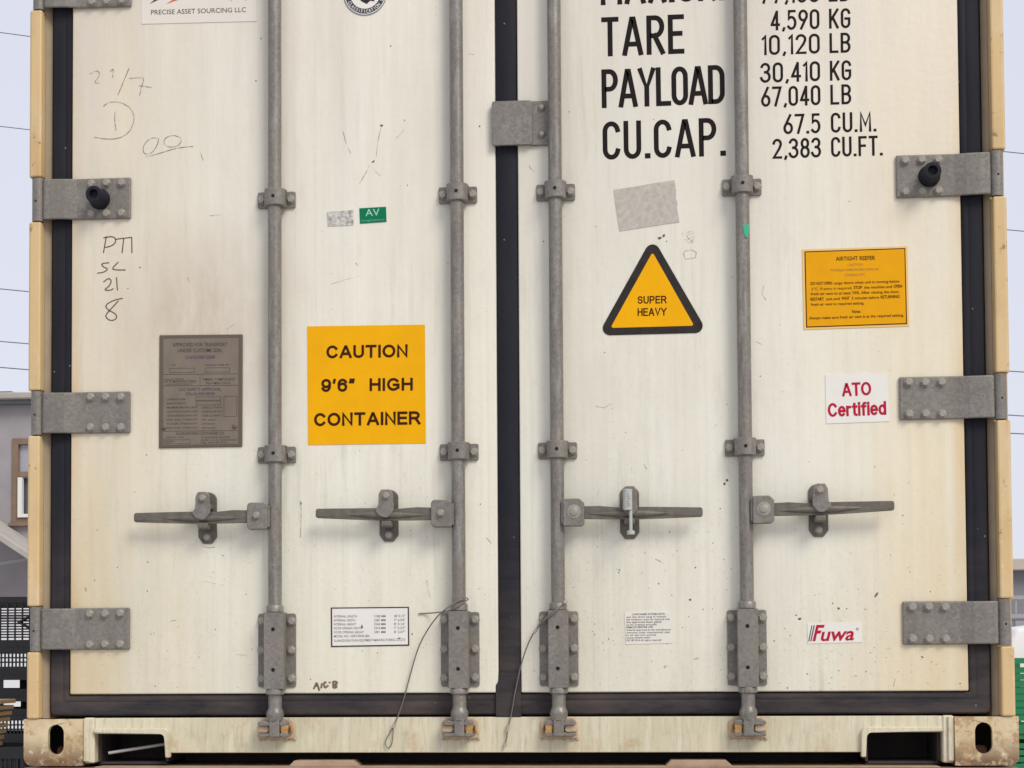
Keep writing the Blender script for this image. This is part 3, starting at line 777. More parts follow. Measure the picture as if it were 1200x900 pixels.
    obj('drain_hole', lambda b: (add_lathe(b, [(.0053, 0), (.0053, .0015)], TY(xb-.001, -.0650, .3365), 14), add_lathe(b, [(.0053, 0), (.0053, .0015)], TY(xb-.001, -.0650, .2370), 14)), HOLE, gd)
    for q in (-1, 1):
        for zb in (.215, .2855, .3575): bolt(gd, xb+q*.0375, -.0066, zb)
    squash(gd)
    # shim strip of paint under the guide
    # handle
    zh = .6155
    a = R(tilt[bi])
    def rotp(u, w):      # u along the lever away from the bar, w up
        return (xb+s*(u*math.cos(a)+0*w), zh+w+u*math.sin(a))
    def lever(b):
        pr = [(.058, .0155), (.10, .0165), (.145, .0125), (.20, .0135), (.245, .0130), (.349, .0115), (.352, .008), (.352, -.0085), (.349, -.0115), (.255, -.0150), (.20, -.0165), (.145, -.0165), (.10, -.0160), (.058, -.0150)]
        add_prism(b, [rotp(u, w) for u, w in pr], -.0640, -.0530, .002)
        # swelling rib along the lever
        t = bmesh.new(); rows = []
        for u, hh in ((.075, .0008), (.10, .0035), (.14, .0075), (.177, .0095), (.215, .0085), (.25, .0045), (.285, .0008)):
            x, z = rotp(u, -.003); row = []
            for k in range(9):
                q = math.pi*k/8; row.append(t.verts.new((x, -.0638-hh*1.2*math.sin(q), z+hh*math.cos(q))))
            rows.append(row)
        for A, B in zip(rows, rows[1:]):
            for k in range(8): t.faces.new((A[k], A[k+1], B[k+1], B[k]))
        merge(b, t)
    hd = obj('door_handle', lever, GALVD, C, smooth=40)
    def grip(b):   # raised pad with cast characters
        add_prism(b, [rotp(.262, .008), rotp(.345, .008), rotp(.345, -.0075), rotp(.262, -.009)], -.0652, -.0638, .0006)
    gp = obj('grip_pad', grip, GALVD, hd)
    bmt = BM(); e0, e1 = rotp(.335, -.004), rotp(.285, -.004)
    l_, r_ = (e0, e1) if s < 0 else (e1, e0)
    add_text(bmt, 'FUWA', l_, r_, .0070, -.0656, .0); flat('cast_lettering', bmt, CASTL, gp)
    def hub(b):
        p = [(.0150, .030), (.0220, .034), (.0600, .034), (.0655, .027), (.0655, -.026), (.0600, -.033), (.0150, -.032)]
        if bi == 3 or bi == 2: p = [(.0150, .034), (.0550, .034), (.0660, .024), (.0660, -.027), (.0600, -.033), (.0150, -.033)]
        add_prism(b, [rotp(u, w) for u, w in p], -.0740, -.0665, .002)
        add_prism(b, [rotp(u, w) for u, w in p], -.0500, -.0440, .002)
        add_prism(b, [rotp(u, w) for u, w in ((.010, .027), (.024, .027), (.024, -.027), (.010, -.027))], -.0665, -.0495, .001)
    hb = obj('handle_hub', hub, GALV, C)
    u_, w_2 = rotp(.041, .002)
    if bi < 2: bolt(hb, u_, -.0741, w_2, BOLT_S)
    else: obj('pivot_boss', lambda b: add_lathe(b, [(.0175, 0), (.0165, .0018), (.0105, .0025), (.0100, .005), (.007, .0066), (.0006, .007)], TY(u_, -.0741, w_2), 22), BOLT, hb, smooth=50)
    squash(hd); squash(hb)
    # catch
    xc = xb+s*.1755; zc = .6155
    def oct_(hw, zt, zb_, c): return [(xc-hw, zb_+c), (xc-hw+c*.75, zb_), (xc+hw-c*.75, zb_), (xc+hw, zb_+c)]+[(xc+hw*math.cos(R(a)), zt-hw*.8+hw*.8*math.sin(R(a))) for a in range(0, 181, 20)]
    ct = obj('handle_catch', lambda b: add_prism(b, oct_(.0235, zc+.066, zc-.063, .016), -.0070, -.0003, .0015), GALVD, C)
    def hookf(b):
        add_box(b, xc-.013, xc+.013, -.072, -.0069, zc-.030, zc-.0170, .003, 2)      # shelf under the lever
        add_box(b, xc-.0125, xc+.0125, -.080, -.066, zc-.0285, zc-.0150, .003, 2)
        add_box(b, xc-.010, xc+.010, -.030, -.0065, zc-.025, zc+.025, .002)
        add_box(b, xc-.016, xc+.016, -.052, -.0071, zc+.020, zc+.033, .003)          # pivot block above
    obj('catch_shelf', hookf, GALVD, ct)
    def flap(b):
        p = [(xc-.0185, zc+.050), (xc-.0120, zc+.062), (xc+.0080, zc+.062), (xc+.0165, zc+.053), (xc+.0165, zc+.019), (xc+.0190, zc+.010), (xc+.010, zc-.002), (xc+.003, zc-.0075), (xc-.008, zc-.0070), (xc-.0170, zc+.001), (xc-.0260, zc+.006), (xc-.0250, zc+.014), (xc-.0175, zc+.020)]
        if s > 0: p = [(2*xc-x, z) for x, z in p][::-1]
        if bi == 2: p = [(x if abs(x-xc) < .022 else xc+math.copysign(.0195, x-xc), z) for x, z in p]
        add_prism(b, p, -.0800, -.0735, .0022, 2)
        add_prism(b, [(xc-.0140, zc+.018), (xc+.0120, zc+.018), (xc+.0120, zc+.060), (xc-.0140, zc+.060)], -.0738, -.0460, .002)
    obj('catch_flap', flap, GALV, ct)
    if bi != 2:
        bolt(ct, xc-.001*s, -.0801, zc+.0465, BOLT_S); bolt(ct, xc, -.0071, zc-.0465, BOLT_S)
    squash(ct)
# --- seal on the third handle
xc = .1215+.1755; zc = .6155
BS = empty('bolt_seal', (xc, -.056, BASE+zc-.05), 'white bolt seal hung through the handle catch beside the super heavy sign', 'seal')
obj('seal_body', lambda b: (add_lathe(b, [(.0075, 0), (.0112, .001), (.0112, .046), (.0118, .0465), (.0118, .0500), (.0100, .0510)], TZ(-.004, -.012, .052), 20)), SEALW, BS, smooth=40)
obj('seal_pin', lambda b: add_lathe(b, [(.0042, .002), (.0042, .055)], TZ(.003, -.012, .0), 14), SEALW, BS, smooth=40)
obj('pin_head', lambda b: add_lathe(b, [(.0085, 0), (.0095, .001), (.0095, .0085), (.0080, .0095)], TZ(.003, -.012, -.0065), 18), SEALW, BS, smooth=40)
bmt = BM()
for i in range(9): ribbon(bmt, [(-.006+.0005*(i % 3), .060+i*.004), (-.001+.001*((i*7) % 4), .060+i*.004)], .0008, -.02335)
flat('seal_number', bmt, GRYINK, BS)

# ================================================================== stickers and markings (parts of the container)
def quad(name, corners, material, y=-.0014, th=.001, parent=None, label=None, y1=None):
    p = [W(*c) for c in corners]
    o = obj(name, lambda b: add_prism(b, p, y, -.0001 if y1 is None else y1), material, parent or C)
    if label: o['label'] = label
    return o
YT = -.0018
# caution sign
sg = quad('caution_sign', [(361.2, 521.5), (499, 519.5), (498, 380.5), (360.2, 382.5)], YEL, label='square yellow height warning sign')
for t_, l, r, bl_, br_, tl_ in (('CAUTION', 382.5, 478, 420.2, 418.8, 405.0), ("9'6\"", 376.5, 416, 459.6, 459, 444.2), ('HIGH', 433, 484, 458.5, 457.8, 443.4), ('CONTAINER', 368.2, 492.5, 499.7, 497.5, 484.2)):
    bm = BM(); stencil(bm, t_, l, r, bl_, br_, tl_, YT, .100, .30, GA); flat('lettering', bm, INK, sg)
# triangle
def rtri(c, r, n=6):
    pts = [Vector(W(*q)) for q in c]; out = []
    cen = sum(pts, Vector((0, 0)))/3
    for i in range(3):
        p, a, b_ = pts[i], pts[i-1], pts[(i+1) % 3]
        d1 = (a-p).normalized(); d2 = (b_-p).normalized(); half = math.acos(d1.dot(d2))/2
        cc = p+(d1+d2).normalized()*(r/math.sin(half)); t = r/math.tan(half)
        s0 = p+d1*t-cc; s1 = p+d2*t-cc
        a0 = math.atan2(s0.y, s0.x); a1 = math.atan2(s1.y, s1.x)
        while a1-a0 > math.pi: a1 -= 2*math.pi
        while a1-a0 < -math.pi: a1 += 2*math.pi
        for k in range(n+1):
            q = a0+(a1-a0)*k/n; out.append((cc.x+r*math.cos(q), cc.y+r*math.sin(q)))
    return out
tri = obj('warning_triangle', lambda b: add_prism(b, rtri([(764.5, 277.6), (700.2, 393.3), (829.6, 390.0)], .018), -.0014, -.0001), BLK, C); tri['label'] = 'black edged yellow super heavy triangle'
obj('yellow_face', lambda b: add_prism(b, rtri([(764.7, 295.6), (715.4, 384.4), (813.4, 381.8)], .004), -.0018, -.0015), YEL, tri)
for t_, bl_, tl_ in (('SUPER', 356.2, 347.3), ('HEAVY', 370.6, 361.4)):
    bm = BM(); stencil(bm, t_, 747.3, 781, bl_, bl_-.6, tl_, -.0021, .082, .30, GA); flat('lettering', bm, INK, tri)
# air tight reefer notice
nt_ = quad('notice', [(941.8, 386.4), (1065.4, 382.3), (1063.3, 288.6), (939.8, 292.4)], YBORD, label='yellow notice about the air tight cargo doors')
obj('notice_border', lambda b: add_prism(b, [W(*c) for c in ((944.6, 384.0), (1062.9, 380.0), (1060.8, 290.8), (942.6, 294.8))], -.0017, -.0015), INK, nt_)
obj('notice_face', lambda b: add_prism(b, [W(*c) for c in ((945.8, 382.8), (1061.6, 378.8), (1059.7, 292.0), (943.9, 296.0))], -.0020, -.0018), YEL2, nt_)
bm = BM(); yy = -.0023
def nl(s, l, r, b0, b1, cap, off): 
    p0 = W(l, b0); p1 = W(r, b1); add_text(bm, s, p0, p1, cap, yy, off)
nl('AIRTIGHT REEFER', 979.4, 1025.5, 305.8, 304.6, .0098, .014)
nl('DO NOT OPEN', 949.8, 975, 334.2, 333.6, .0072, .02); nl('cargo doors when unit is running below', 977, 1054, 333.5, 331.2, .0066, .012)
nl('5\u00b0C. If entry is required,', 951, 998.5, 340.6, 339.0, .0066, .004); nl('STOP', 1000.5, 1010, 338.9, 338.7, .0074, .02); nl('the machine and', 1012.5, 1045, 338.6, 337.5, .0066, .012); nl('OPEN', 1047, 1057, 337.4, 337.2, .0074, .02)
nl('fresh air vent to at least 70%. After closing the door,', 950, 1054, 346.2, 343.4, .0066, .012)
nl('RESTART', 949.8, 965.5, 352.6, 352.2, .0074, .02); nl('unit and', 968, 984, 352.1, 351.6, .0066, .012); nl('WAIT', 986, 995.5, 351.5, 351.3, .0074, .02); nl('5 minutes before', 998, 1030, 351.2, 350.1, .0066, .012); nl('RETURNING', 1032, 1054, 350.0, 349.3, .0074, .02)
nl('fresh air vent to required setting.', 950.2, 1012.5, 358.6, 356.8, .0066, .012)
nl('Note:', 998.5, 1008.5, 367.0, 366.7, .0072, .015)
nl('Always make sure fresh air vent is at the required setting.', 948, 1059, 374.6, 371.0, .0068, .012)
flat('lettering', bm, INK, nt_)
bm = BM()
nl('CAUTION', 993, 1011, 311.9, 311.4, .0055, .0); nl('POSSIBLE HARDWARE DAMAGE', 973.5, 1029.5, 318.3, 316.8, .0055, .0); nl('DURING PTI', 990.5, 1013, 323.9, 323.3, .0055, .0)
flat('faded_lettering', bm, INKF, nt_)
# ATO
ato = quad('sticker', [(968.3, 496.5), (1042, 493.8), (1039.8, 437.6), (967, 439.5)], WHT, label='white certification sticker with red letters')
for t_, l, r, bl_, br_, tl_ in (('ATO', 987.3, 1020.8, 464.8, 463.2, 449.0), ('Certified', 970.6, 1038.4, 488.8, 486.2, 472.6)):
    bm = BM(); stencil(bm, t_, l, r, bl_, br_, tl_, YT, .088, .27, GA); flat('lettering', bm, RED, ato)
# Fuwa
fw = quad('sticker', [(946.5, 754.3), (1010, 752.6), (1009.4, 729.2), (946, 730.6)], WHT, label='white maker sticker with red slanted letters')
bm = BM()
def seg_(pts): bm.faces.new([bm.verts.new((W(*p)[0], YT, W(*p)[1])) for p in pts])
seg_([(952.2, 751.4), (955.4, 751.4), (957.4, 742.5), (961.6, 742.4), (962.6, 738.8), (958.2, 738.9), (959.0, 735.8), (965.4, 735.6), (966.4, 732.2), (956.6, 732.4)][::1])
text_px(bm, 'uwa', 962.0, 1001, 750.9, 749.9, 735.2, YT, .02, .25)
flat('lettering', bm, RED, fw)
bm = BM(); seg_([(947.0, 751.6), (948.4, 751.6), (952.0, 733.0), (950.8, 733.0)]); flat('logo_bar', bm, GRYINK2, fw); bm = BM(); seg_([(949.5, 751.5), (951.0, 751.5), (954.8, 732.6), (953.4, 732.6)]); flat('logo_bar', bm, GRYINK2, fw); bm = BM()
ribbon(bm, [(W(1004.6, 737.2)[0]+.0028*math.cos(R(a)), W(1004.6, 737.2)[1]+.0028*math.sin(R(a))) for a in range(0, 360, 30)], .0006, YT, True)
flat('registered_mark', bm, GRYINK2, fw)
# company sticker cut by the top of the frame
pas = quad('sticker', [(166, 28.3), (301, 25.0), (299.8, -76), (165, -73)], FILMW, label='pale company sticker with black and red swooshes')
bm = BM(); text_px(bm, 'PRECISE ASSET SOURCING LLC', 177.2, 288.3, 17.4, 14.2, 12.0, YT, .004); flat('lettering', bm, GRYINK2, pas)
bm = BM()
def blade(pts): bm.faces.new([bm.verts.new((W(*p)[0], YT, W(*p)[1])) for p in pts])
blade([(175.5, 4.8), (190, -2), (206, -14), (222, -34), (206, -24), (188, -6)]); blade([(272, 1.5), (262, -5), (250, -15), (238, -30), (252, -22), (266, -6)])
flat('black_swoosh', bm, BLK, pas)
bm = BM()
blade([(195, 5.0), (212, -1), (226, -14), (240, -38), (224, -24), (208, -4)]); blade([(289.5, 1.8), (278, -6), (262, -18), (246, -36), (268, -24), (284, -4)])
flat('red_swoosh', bm, REDF, pas)
# round classification sticker
cc = W(428, -6.9); rr_ = .0545
rs = obj('round_sticker', lambda b: add_prism(b, circ(cc[0], cc[1], rr_, 48), -.0014, -.0001), WHT, C); rs['label'] = 'round classification society sticker'
bm = BM(); ribbon(bm, circ(cc[0], cc[1], rr_-.0008, 64), .0009, YT, True); ribbon(bm, circ(cc[0], cc[1], rr_-.0105, 64), .0062, YT, True)
flat('ring_band', bm, mat('navy_black_print', (.035, .04, .06, 1), .5), rs)
bm = BM()
word = 'CLASSIFICATION SOCIETY '
full = word
for i, ch_ in enumerate(full):
    if ch_ == ' ': continue
    a = R(-152+i*8.6); rx = rr_-.0142
    v, f = _textmesh(ch_, .012)
    x0 = min(q[0] for q in v); x1 = max(q[0] for q in v); H = capheight(.012); k = .0080/H
    ax, az = cc[0]+rx*1.0*math.cos(a), cc[1]+rx*math.sin(a)
    tx, tz = -math.sin(a), math.cos(a); ox, oz = -math.cos(a), -math.sin(a)
    Vv = []
    for q0, q1 in v:
        u = (q0-(x0+x1)/2)*k*.8; w = q1*k-.008
        Vv.append(bm.verts.new((ax+tx*u+ox*w, -.0021, az+tz*u+oz*w)))
    for p in f:
        try: bm.faces.new([Vv[j] for j in p])
        except ValueError: pass
flat('lettering', bm, WHT, rs)
bm = BM()
blade([(418, -4), (424, 2), (430, 5), (434, 1), (439, 2), (436, -8), (441, -16), (430, -12), (424, -20), (421, -10)])
flat('emblem', bm, BLK, rs)
# consolidated data plate
pl = quad('data_plate', [(186.5, 525.5), (284.3, 523.7), (284.8, 392.0), (187.2, 393.0)], PLATEF, y=-.0042, label='tarnished metal approval plate riveted to the door')
bv = pl.modifiers.new('bevel', 'BEVEL'); bv.width = .002; bv.segments = 2
obj('plate_face', lambda b: add_prism(b, [W(*c) for c in ((190.8, 522.0), (279.6, 520.4), (280.0, 396.4), (191.2, 397.4))], -.0048, -.0043), PLATE, pl)
bm = BM(); yp = -.0051
def plt(s, l, r, base, cap_px, off=0.0):
    p0 = W(l, base); p1 = W(r, base-.4); add_text(bm, s, p0, p1, cap_px*.0021, yp, off)
plt('APPROVED FOR TRANSPORT', 203, 267, 406.5, 4.4, .01); plt('UNDER CUSTOMS SEAL', 209, 261, 413.2, 4.4, .01)
plt('TYPE', 201.5, 206.5, 429.8, 2.2); plt('MANUFACTURER NO', 241, 269, 429.3, 2.2)
plt('MANUFACTURED BY', 193, 216, 446.0, 2.0); plt('DATE MANUFACTURED', 193, 231, 448.8, 2.8, .01); plt('QINGDAO', 194, 226, 451.6, 1.8); plt('TIMBER COMPONENT', 237.5, 276, 446.4, 2.8, .006); plt('TREATMENT DATA', 241, 271, 450.8, 2.8, .006)
plt('CSC SAFETY APPROVAL', 210, 260, 458.4, 3.6, .008)
rows = [('DATE MANUFACTURED', '   '), ('IDENTIFICATION NO', ''), ('MAXIMUM OPERATING GROSS', '35000 kg  77160 lb'), ('ALLOWABLE STACKING LOAD', '216000 kg 476190 lb'), ('TRANSVERSE RACKING TEST', '15240 kg 33600 lb'), ('END WALL STRENGTH', '0.4P   newtons'), ('FLOOR STRENGTH', '2.0P newtons'), ('SIDE WALL STRENGTH', '0.6P newtons')]
for i, (a_, b_) in enumerate(rows):
    yb = 469.6+i*4.75
    plt(a_, 196.5, 232 if i > 1 else 218, yb, 2.3, .004)
    if b_.strip(): plt(b_, 237, 261 if i < 5 else 253, yb, 2.3, .004)
plt('GUANGDONG CONTAINER CO', 207, 263, 509.8, 3.0, .01); plt('Container owner', 236, 270, 513.8, 2.5, .004); plt('Add: no 5 Industrial', 236, 277, 517.0, 2.3, .004); plt('Reg. date 08 2016', 236, 266, 520.0, 2.3, .004)
def plrect(x0, x1, y0, y1, h=.0005):
    q = [W(x0, y0), W(x1, y0-.3), W(x1, y1-.3), W(x0, y1)]; ribbon(bm, q, h, yp, True)
plrect(199.5, 228.5, 432, 437); plrect(241, 269.5, 431.5, 436.5); plrect(230, 259, 465.5, 469.5); plrect(230.5, 259, 470.5, 475); plrect(263, 278, 464.8, 488.5)
for y_ in (439.2, 452.6, 505.6): ribbon(bm, [W(191.6, y_), W(279.6, y_-.8)], .0006, yp)
ribbon(bm, [W(235, 440), W(235, 452)], .0005, yp); ribbon(bm, [W(191.8, 397.8), W(191.3, 521.5)], .0004, yp)
plrect(193, 223.5, 515.8, 520.4)
flat('engraving', bm, PLINK, pl)
bm = BM(); plt('CN/GD/001/2008', 217.5, 252.5, 421.0, 3.8, .012); plt('CN-LR-000-08/08', 218, 252, 463.6, 3.4, .012); plt('SERIAL NO', 195, 216, 514.0, 2.2); plt('GD08', 194.5, 204, 519.0, 2.0, .01)
flat('stamped_number', bm, PLINKV, pl)
for px_, py_ in ((192.6, 501.5), (275.4, 500.0)):
    x_, z_ = W(px_, py_); obj('rivet', lambda b: add_lathe(b, [(.0062, 0), (.0058, .002), (.003, .0034), (.0004, .0037)], TY(x_, -.0049, z_), 14), PLATEF, pl, smooth=50)
# silver tag and green AV tag
sv = quad('silver_tag', [(384.4, 265.2), (414.2, 264.0), (414.4, 246.4), (383.2, 248.6)], SILV, label='small scratched silver label')
gv = quad('green_tag', [(422, 262.2), (453, 260.0), (452.4, 242.4), (421.2, 244.2)], GRN, label='small green label')
bm = BM(); text_px(bm, 'AV', 428.5, 445.0, 253.6, 252.6, 245.6, YT, .0); flat('lettering', bm, mat('mint_print', (.38, .60, .50, 1), .5), gv)
bm = BM(); text_px(bm, 'logistics', 424.4, 450.5, 259.8, 258.2, 257.6, YT, .0); flat('small_print', bm, mat('mint_print_dim', (.16, .40, .28, 1), .5), gv)
# grey tape remnant, torn edge
tp = [W(*c) for c in ((726.0, 271.0), (740, 268.8), (760, 265.8), (780, 262.6), (796.2, 260.4), (794.8, 252), (793.2, 244), (793.8, 238), (791.8, 232), (792.6, 224), (790.2, 211.2), (770, 214.2), (745, 218.6), (719.2, 222.6), (722, 246))]
o = obj('tape_patch', lambda b: add_prism(b, tp, -.0012, -.0001), TAPE, C); o['label'] = 'worn grey tape patch'
# dimension sticker
dm = quad('sticker', [(388.2, 758.2), (479.6, 756.6), (479.2, 711.2), (387.8, 712.0)], BLK, label='white dimension sticker with black border')
obj('sticker_face', lambda b: add_prism(b, [W(*c) for c in ((389.7, 756.8), (478.2, 755.2), (477.8, 712.6), (389.3, 713.4))], -.0018, -.0015), WHT, dm)
bm = BM(); yd = -.0022
rowsd = [('INTERNAL LENGTH', 391.5, 418.5, '11585 MM', "38' 0.12\""), ('INTERNAL WIDTH', 391.5, 416.5, '2287 MM', "7' 6.04\""), ('INTERNAL HEIGHT', 391.5, 417.5, '2544 MM', "8' 4.16\""), ('DOOR OPENING WIDTH', 391.5, 424, '2274 MM', "7' 5.53\""), ('DOOR OPENING HEIGHT', 391.5, 426.5, '2491 MM', "8' 2.07\"")]
for i, (a_, l, r, b_, c_) in enumerate(rowsd):
    yb = 723.6+i*4.65
    add_text(bm, a_, W(l, yb), W(r, yb-.1), .0056, yd, .004); add_text(bm, b_, W(438.5, yb-.2), W(452, yb-.3), .0056, yd, .012); add_text(bm, c_, W(462, yb-.4), W(475, yb-.5), .0056, yd, .008)
add_text(bm, 'MODEL NO.: GFRT40HR-08A', W(391.5, 747.0), W(433.5, 746.4), .0056, yd, .006); add_text(bm, 'GUANGDONG FUWA EQUIPMENT MANUFACTURING CO.,LTD', W(391.5, 752.2), W(475.2, 750.9), .0058, yd, .006)
flat('lettering', bm, GRYINK, dm)
bm = BM(); blade2 = lambda pts: bm.faces.new([bm.verts.new((W(*p)[0], -.0024, W(*p)[1])) for p in pts])
blade2([(423, 736), (426, 735.8), (425, 733.6), (424.2, 731.6), (423.4, 733.8)]); blade2([(466, 748.6), (470, 748.4), (469.4, 747.2), (467, 747.4)])
flat('scuff', bm, GRYINK2, dm)
# small print sticker
sp = quad('sticker', [(733.6, 755.0), (787.8, 753.6), (787.0, 717.0), (731.8, 718.0)], WHTD, label='small faded white instruction sticker')
bm = BM()
ls = [('CONTAINER SYSTEM NOTE', 740.5, 779), ('use the drain plug in transit', 734, 780.5), ('the insulation must be repaired with', 734, 785), ('the approved foam panel', 734, 775), ('to be treated annually', 734, 770), ('REMOVE BEFORE USE', 734, 765), ('material approved by the manufacturer', 734, 786.5), ('warranty under international rules', 734, 785), ('in all service points', 734, 769), ('www.foam.com', 734, 762), ('GD 08 2016 all rights reserved', 734, 775)]
for i, (t_, l, r) in enumerate(ls): add_text(bm, t_, W(l, 721.0+i*3.05), W(r, 720.4+i*3.05), .0044, YT, .010 if i in (0, 3, 5, 9) else .003)
flat('lettering', bm, GRYINK2, sp)
# stencilled weights on the right door
ys = -.0004
for t_, l, r, bl_, br_, tl_, gp_ in (('MAX.GR.', 704.8, 848.5, 6.2, .2, -40, .26), ('TARE', 705.9, 801.3, 66.4, 62.8, 20.4, .30), ('PAYLOAD', 706.3, 848.6, 126.8, 121.5, 81.4, .21), ('CU.CAP.', 707.3, 850.0, 187.4, 182.6, 142.6, .30)):
    bm = BM(); stencil(bm, t_, l, r, bl_, br_, tl_, ys, .062, gp_); flat('stencil_lettering', bm, STEN, C)
for num, l, e, un, u0, u1, b0 in (('77,160', 891, 960, 'LB', 971.5, 995.5, 4.6), ('4,590', 903.2, 960, 'KG', 972, 996.3, 35.8), ('10,120', 893, 960.6, 'LB', 972.5, 996.5, 64.8), ('30,410', 891.6, 960.9, 'KG', 973, 997.3, 97.2), ('67,040', 892.3, 961.2, 'LB', 973.6, 997.4, 125.3), ('67.5', 918.4, 961.5, 'CU.M.', 974.2, 1026.8, 157.4), ('2,383', 905.8, 962, 'CU.FT.', 974.5, 1034.2, 186.2)):
    sl = 3.3/105
    f = lambda x: b0-(x-l)*sl
    bm = BM(); stencil(bm, num, l, e, f(l), f(e), f(l)-23.4, ys, .062, .27); flat('stencil_numbers', bm, STEN, C); bm = BM(); stencil(bm, un, u0, u1, f(u0), f(u1), f(u0)-23.4, ys, .062, .30); flat('stencil_unit', bm, STEN, C)
# handwriting
bm = BM(); yh = -.0005
pen(bm, [[(372, 306), (398, 292), (413, 300), (407, 322), (388, 342), (410, 344)], [(455, 298), (470, 282), (466, 322)], [(535, 280), (510, 340), (488, 394)], [(535, 325), (570, 322), (598, 322), (585, 360), (578, 395)], [(575, 355), (628, 362)],
 [(428, 440), (450, 422), (500, 422), (545, 450), (558, 495), (535, 550), (490, 574), (440, 576), (390, 568)], [(476, 462), (474, 500), (480, 540)],
 [(655, 572), (625, 570), (597, 595), (590, 625), (605, 641), (632, 630), (652, 600), (656, 572)], [(748, 570), (715, 558), (680, 572), (678, 598), (700, 610), (735, 605), (752, 585), (744, 566)],
 [(602, 650), (660, 635), (720, 615), (770, 608), (800, 606)]], 0, 0, 3.53, .0011, yh)
flat('chalk_scrawl', bm, PENF, C)
mk = ([[(440, 165), (428, 235)], [(428, 172), (470, 165), (482, 185), (465, 205), (435, 212)], [(478, 178), (545, 170)], [(512, 175), (505, 235)], [(545, 170), (546, 235)],
 [(452, 275), (420, 278), (425, 292), (448, 300), (430, 315), (402, 318)], [(490, 272), (462, 300), (480, 305), (520, 305)], [(428, 355), (450, 338), (462, 350), (452, 372), (430, 388), (455, 390), (470, 382)], [(482, 335), (486, 390)],
 [(508, 422), (470, 430), (435, 450), (445, 470), (478, 485), (485, 505), (460, 517), (435, 500), (445, 480), (470, 455), (490, 432)]])
for i0, i1 in ((0, 5), (5, 7), (7, 9), (9, 10)):
    bm = BM(); pen(bm, mk[i0:i1], 0, 230, 3.53, .0014, yh); flat('marker_scrawl', bm, PEN, C)
bm = BM()
pen(bm, [[(180, 425), (230, 320), (265, 240), (300, 330), (345, 470)], [(225, 330), (310, 320)], [(415, 255), (395, 400)], [(545, 225), (480, 240), (470, 300), (500, 380), (560, 350), (600, 310)], [(640, 215), (625, 255)], [(725, 200), (735, 395)], [(730, 205), (830, 215), (840, 270), (740, 300)], [(760, 300), (830, 330), (820, 370), (740, 390)]], 360, 790, 24, .0026, -.0006)
flat('painted_scrawl', bm, PENB, C)
# scuffs and chips
bm = BM(); yk = -.00045; k = 0
for st, hw in (([(402, 154), (405, 166), (411, 180)], .0012), ([(447, 147), (443, 165), (441, 183)], .0011), ([(473, 152), (469, 158), (464, 162)], .0011), ([(433, 193), (428, 204), (421, 216)], .0014), ([(440, 201), (446, 206)], .0010), ([(417, 308), (420, 313)], .0014), ([(388, 333), (411, 326), (424, 323)], .0009), ([(352, 587), (353, 600), (352, 630)], .0016), ([(100, 688), (101, 693)], .0026), ([(246, 253), (258, 252)], .0010), ([(219, 325), (223, 331)], .0010), ([(266, 386), (276, 379)], .001), ([(548, 63), (556, 64)], .001), ([(234, 176), (238, 188)], .0012), ([(236, 640), (244, 642), (252, 641)], .001), ([(895, 335), (893, 345), (898, 352)], .001), ([(620, 194), (622, 198), (626, 201)], .0016), ([(700, 580), (704, 570)], .001), ([(886, 400), (893, 404)], .001), ([(840, 497), (836, 502)], .001), ([(754, 543), (758, 550)], .0011), ([(698, 476), (708, 478), (716, 473)], .001), ([(570, 630), (576, 637)], .001), ([(500, 680), (504, 700)], .001), ([(768, 655), (778, 660)], .0012), ([(813, 773), (820, 771)], .0024), ([(778, 782), (783, 780)], .0028), ([(1047, 805), (1049, 795)], .0012), ([(240, 681), (252, 684), (262, 686)], .0008), ([(200, 728), (210, 726)], .0009), ([(277, 767), (288, 768)], .0010)):
    ribbon(bm, [W(*p) for p in st], hw, yk-.00004*(k % 3)); k += 1
tag(flat('scuff_marks', bm, SCR, C), kind='stuff')
bm = BM()
def chip(x, z, r, el=1.0, rot=0.0):
    n = 7; pts = []
    for i in range(n):
        a = 2*math.pi*i/n; q = r*random.uniform(.6, 1.2); u, w = q*math.cos(a)*el, q*math.sin(a)
        pts.append(bm.verts.new((x+u*math.cos(rot)-w*math.sin(rot), -.0004, z+u*math.sin(rot)+w*math.cos(rot))))
    bm.faces.new(pts)
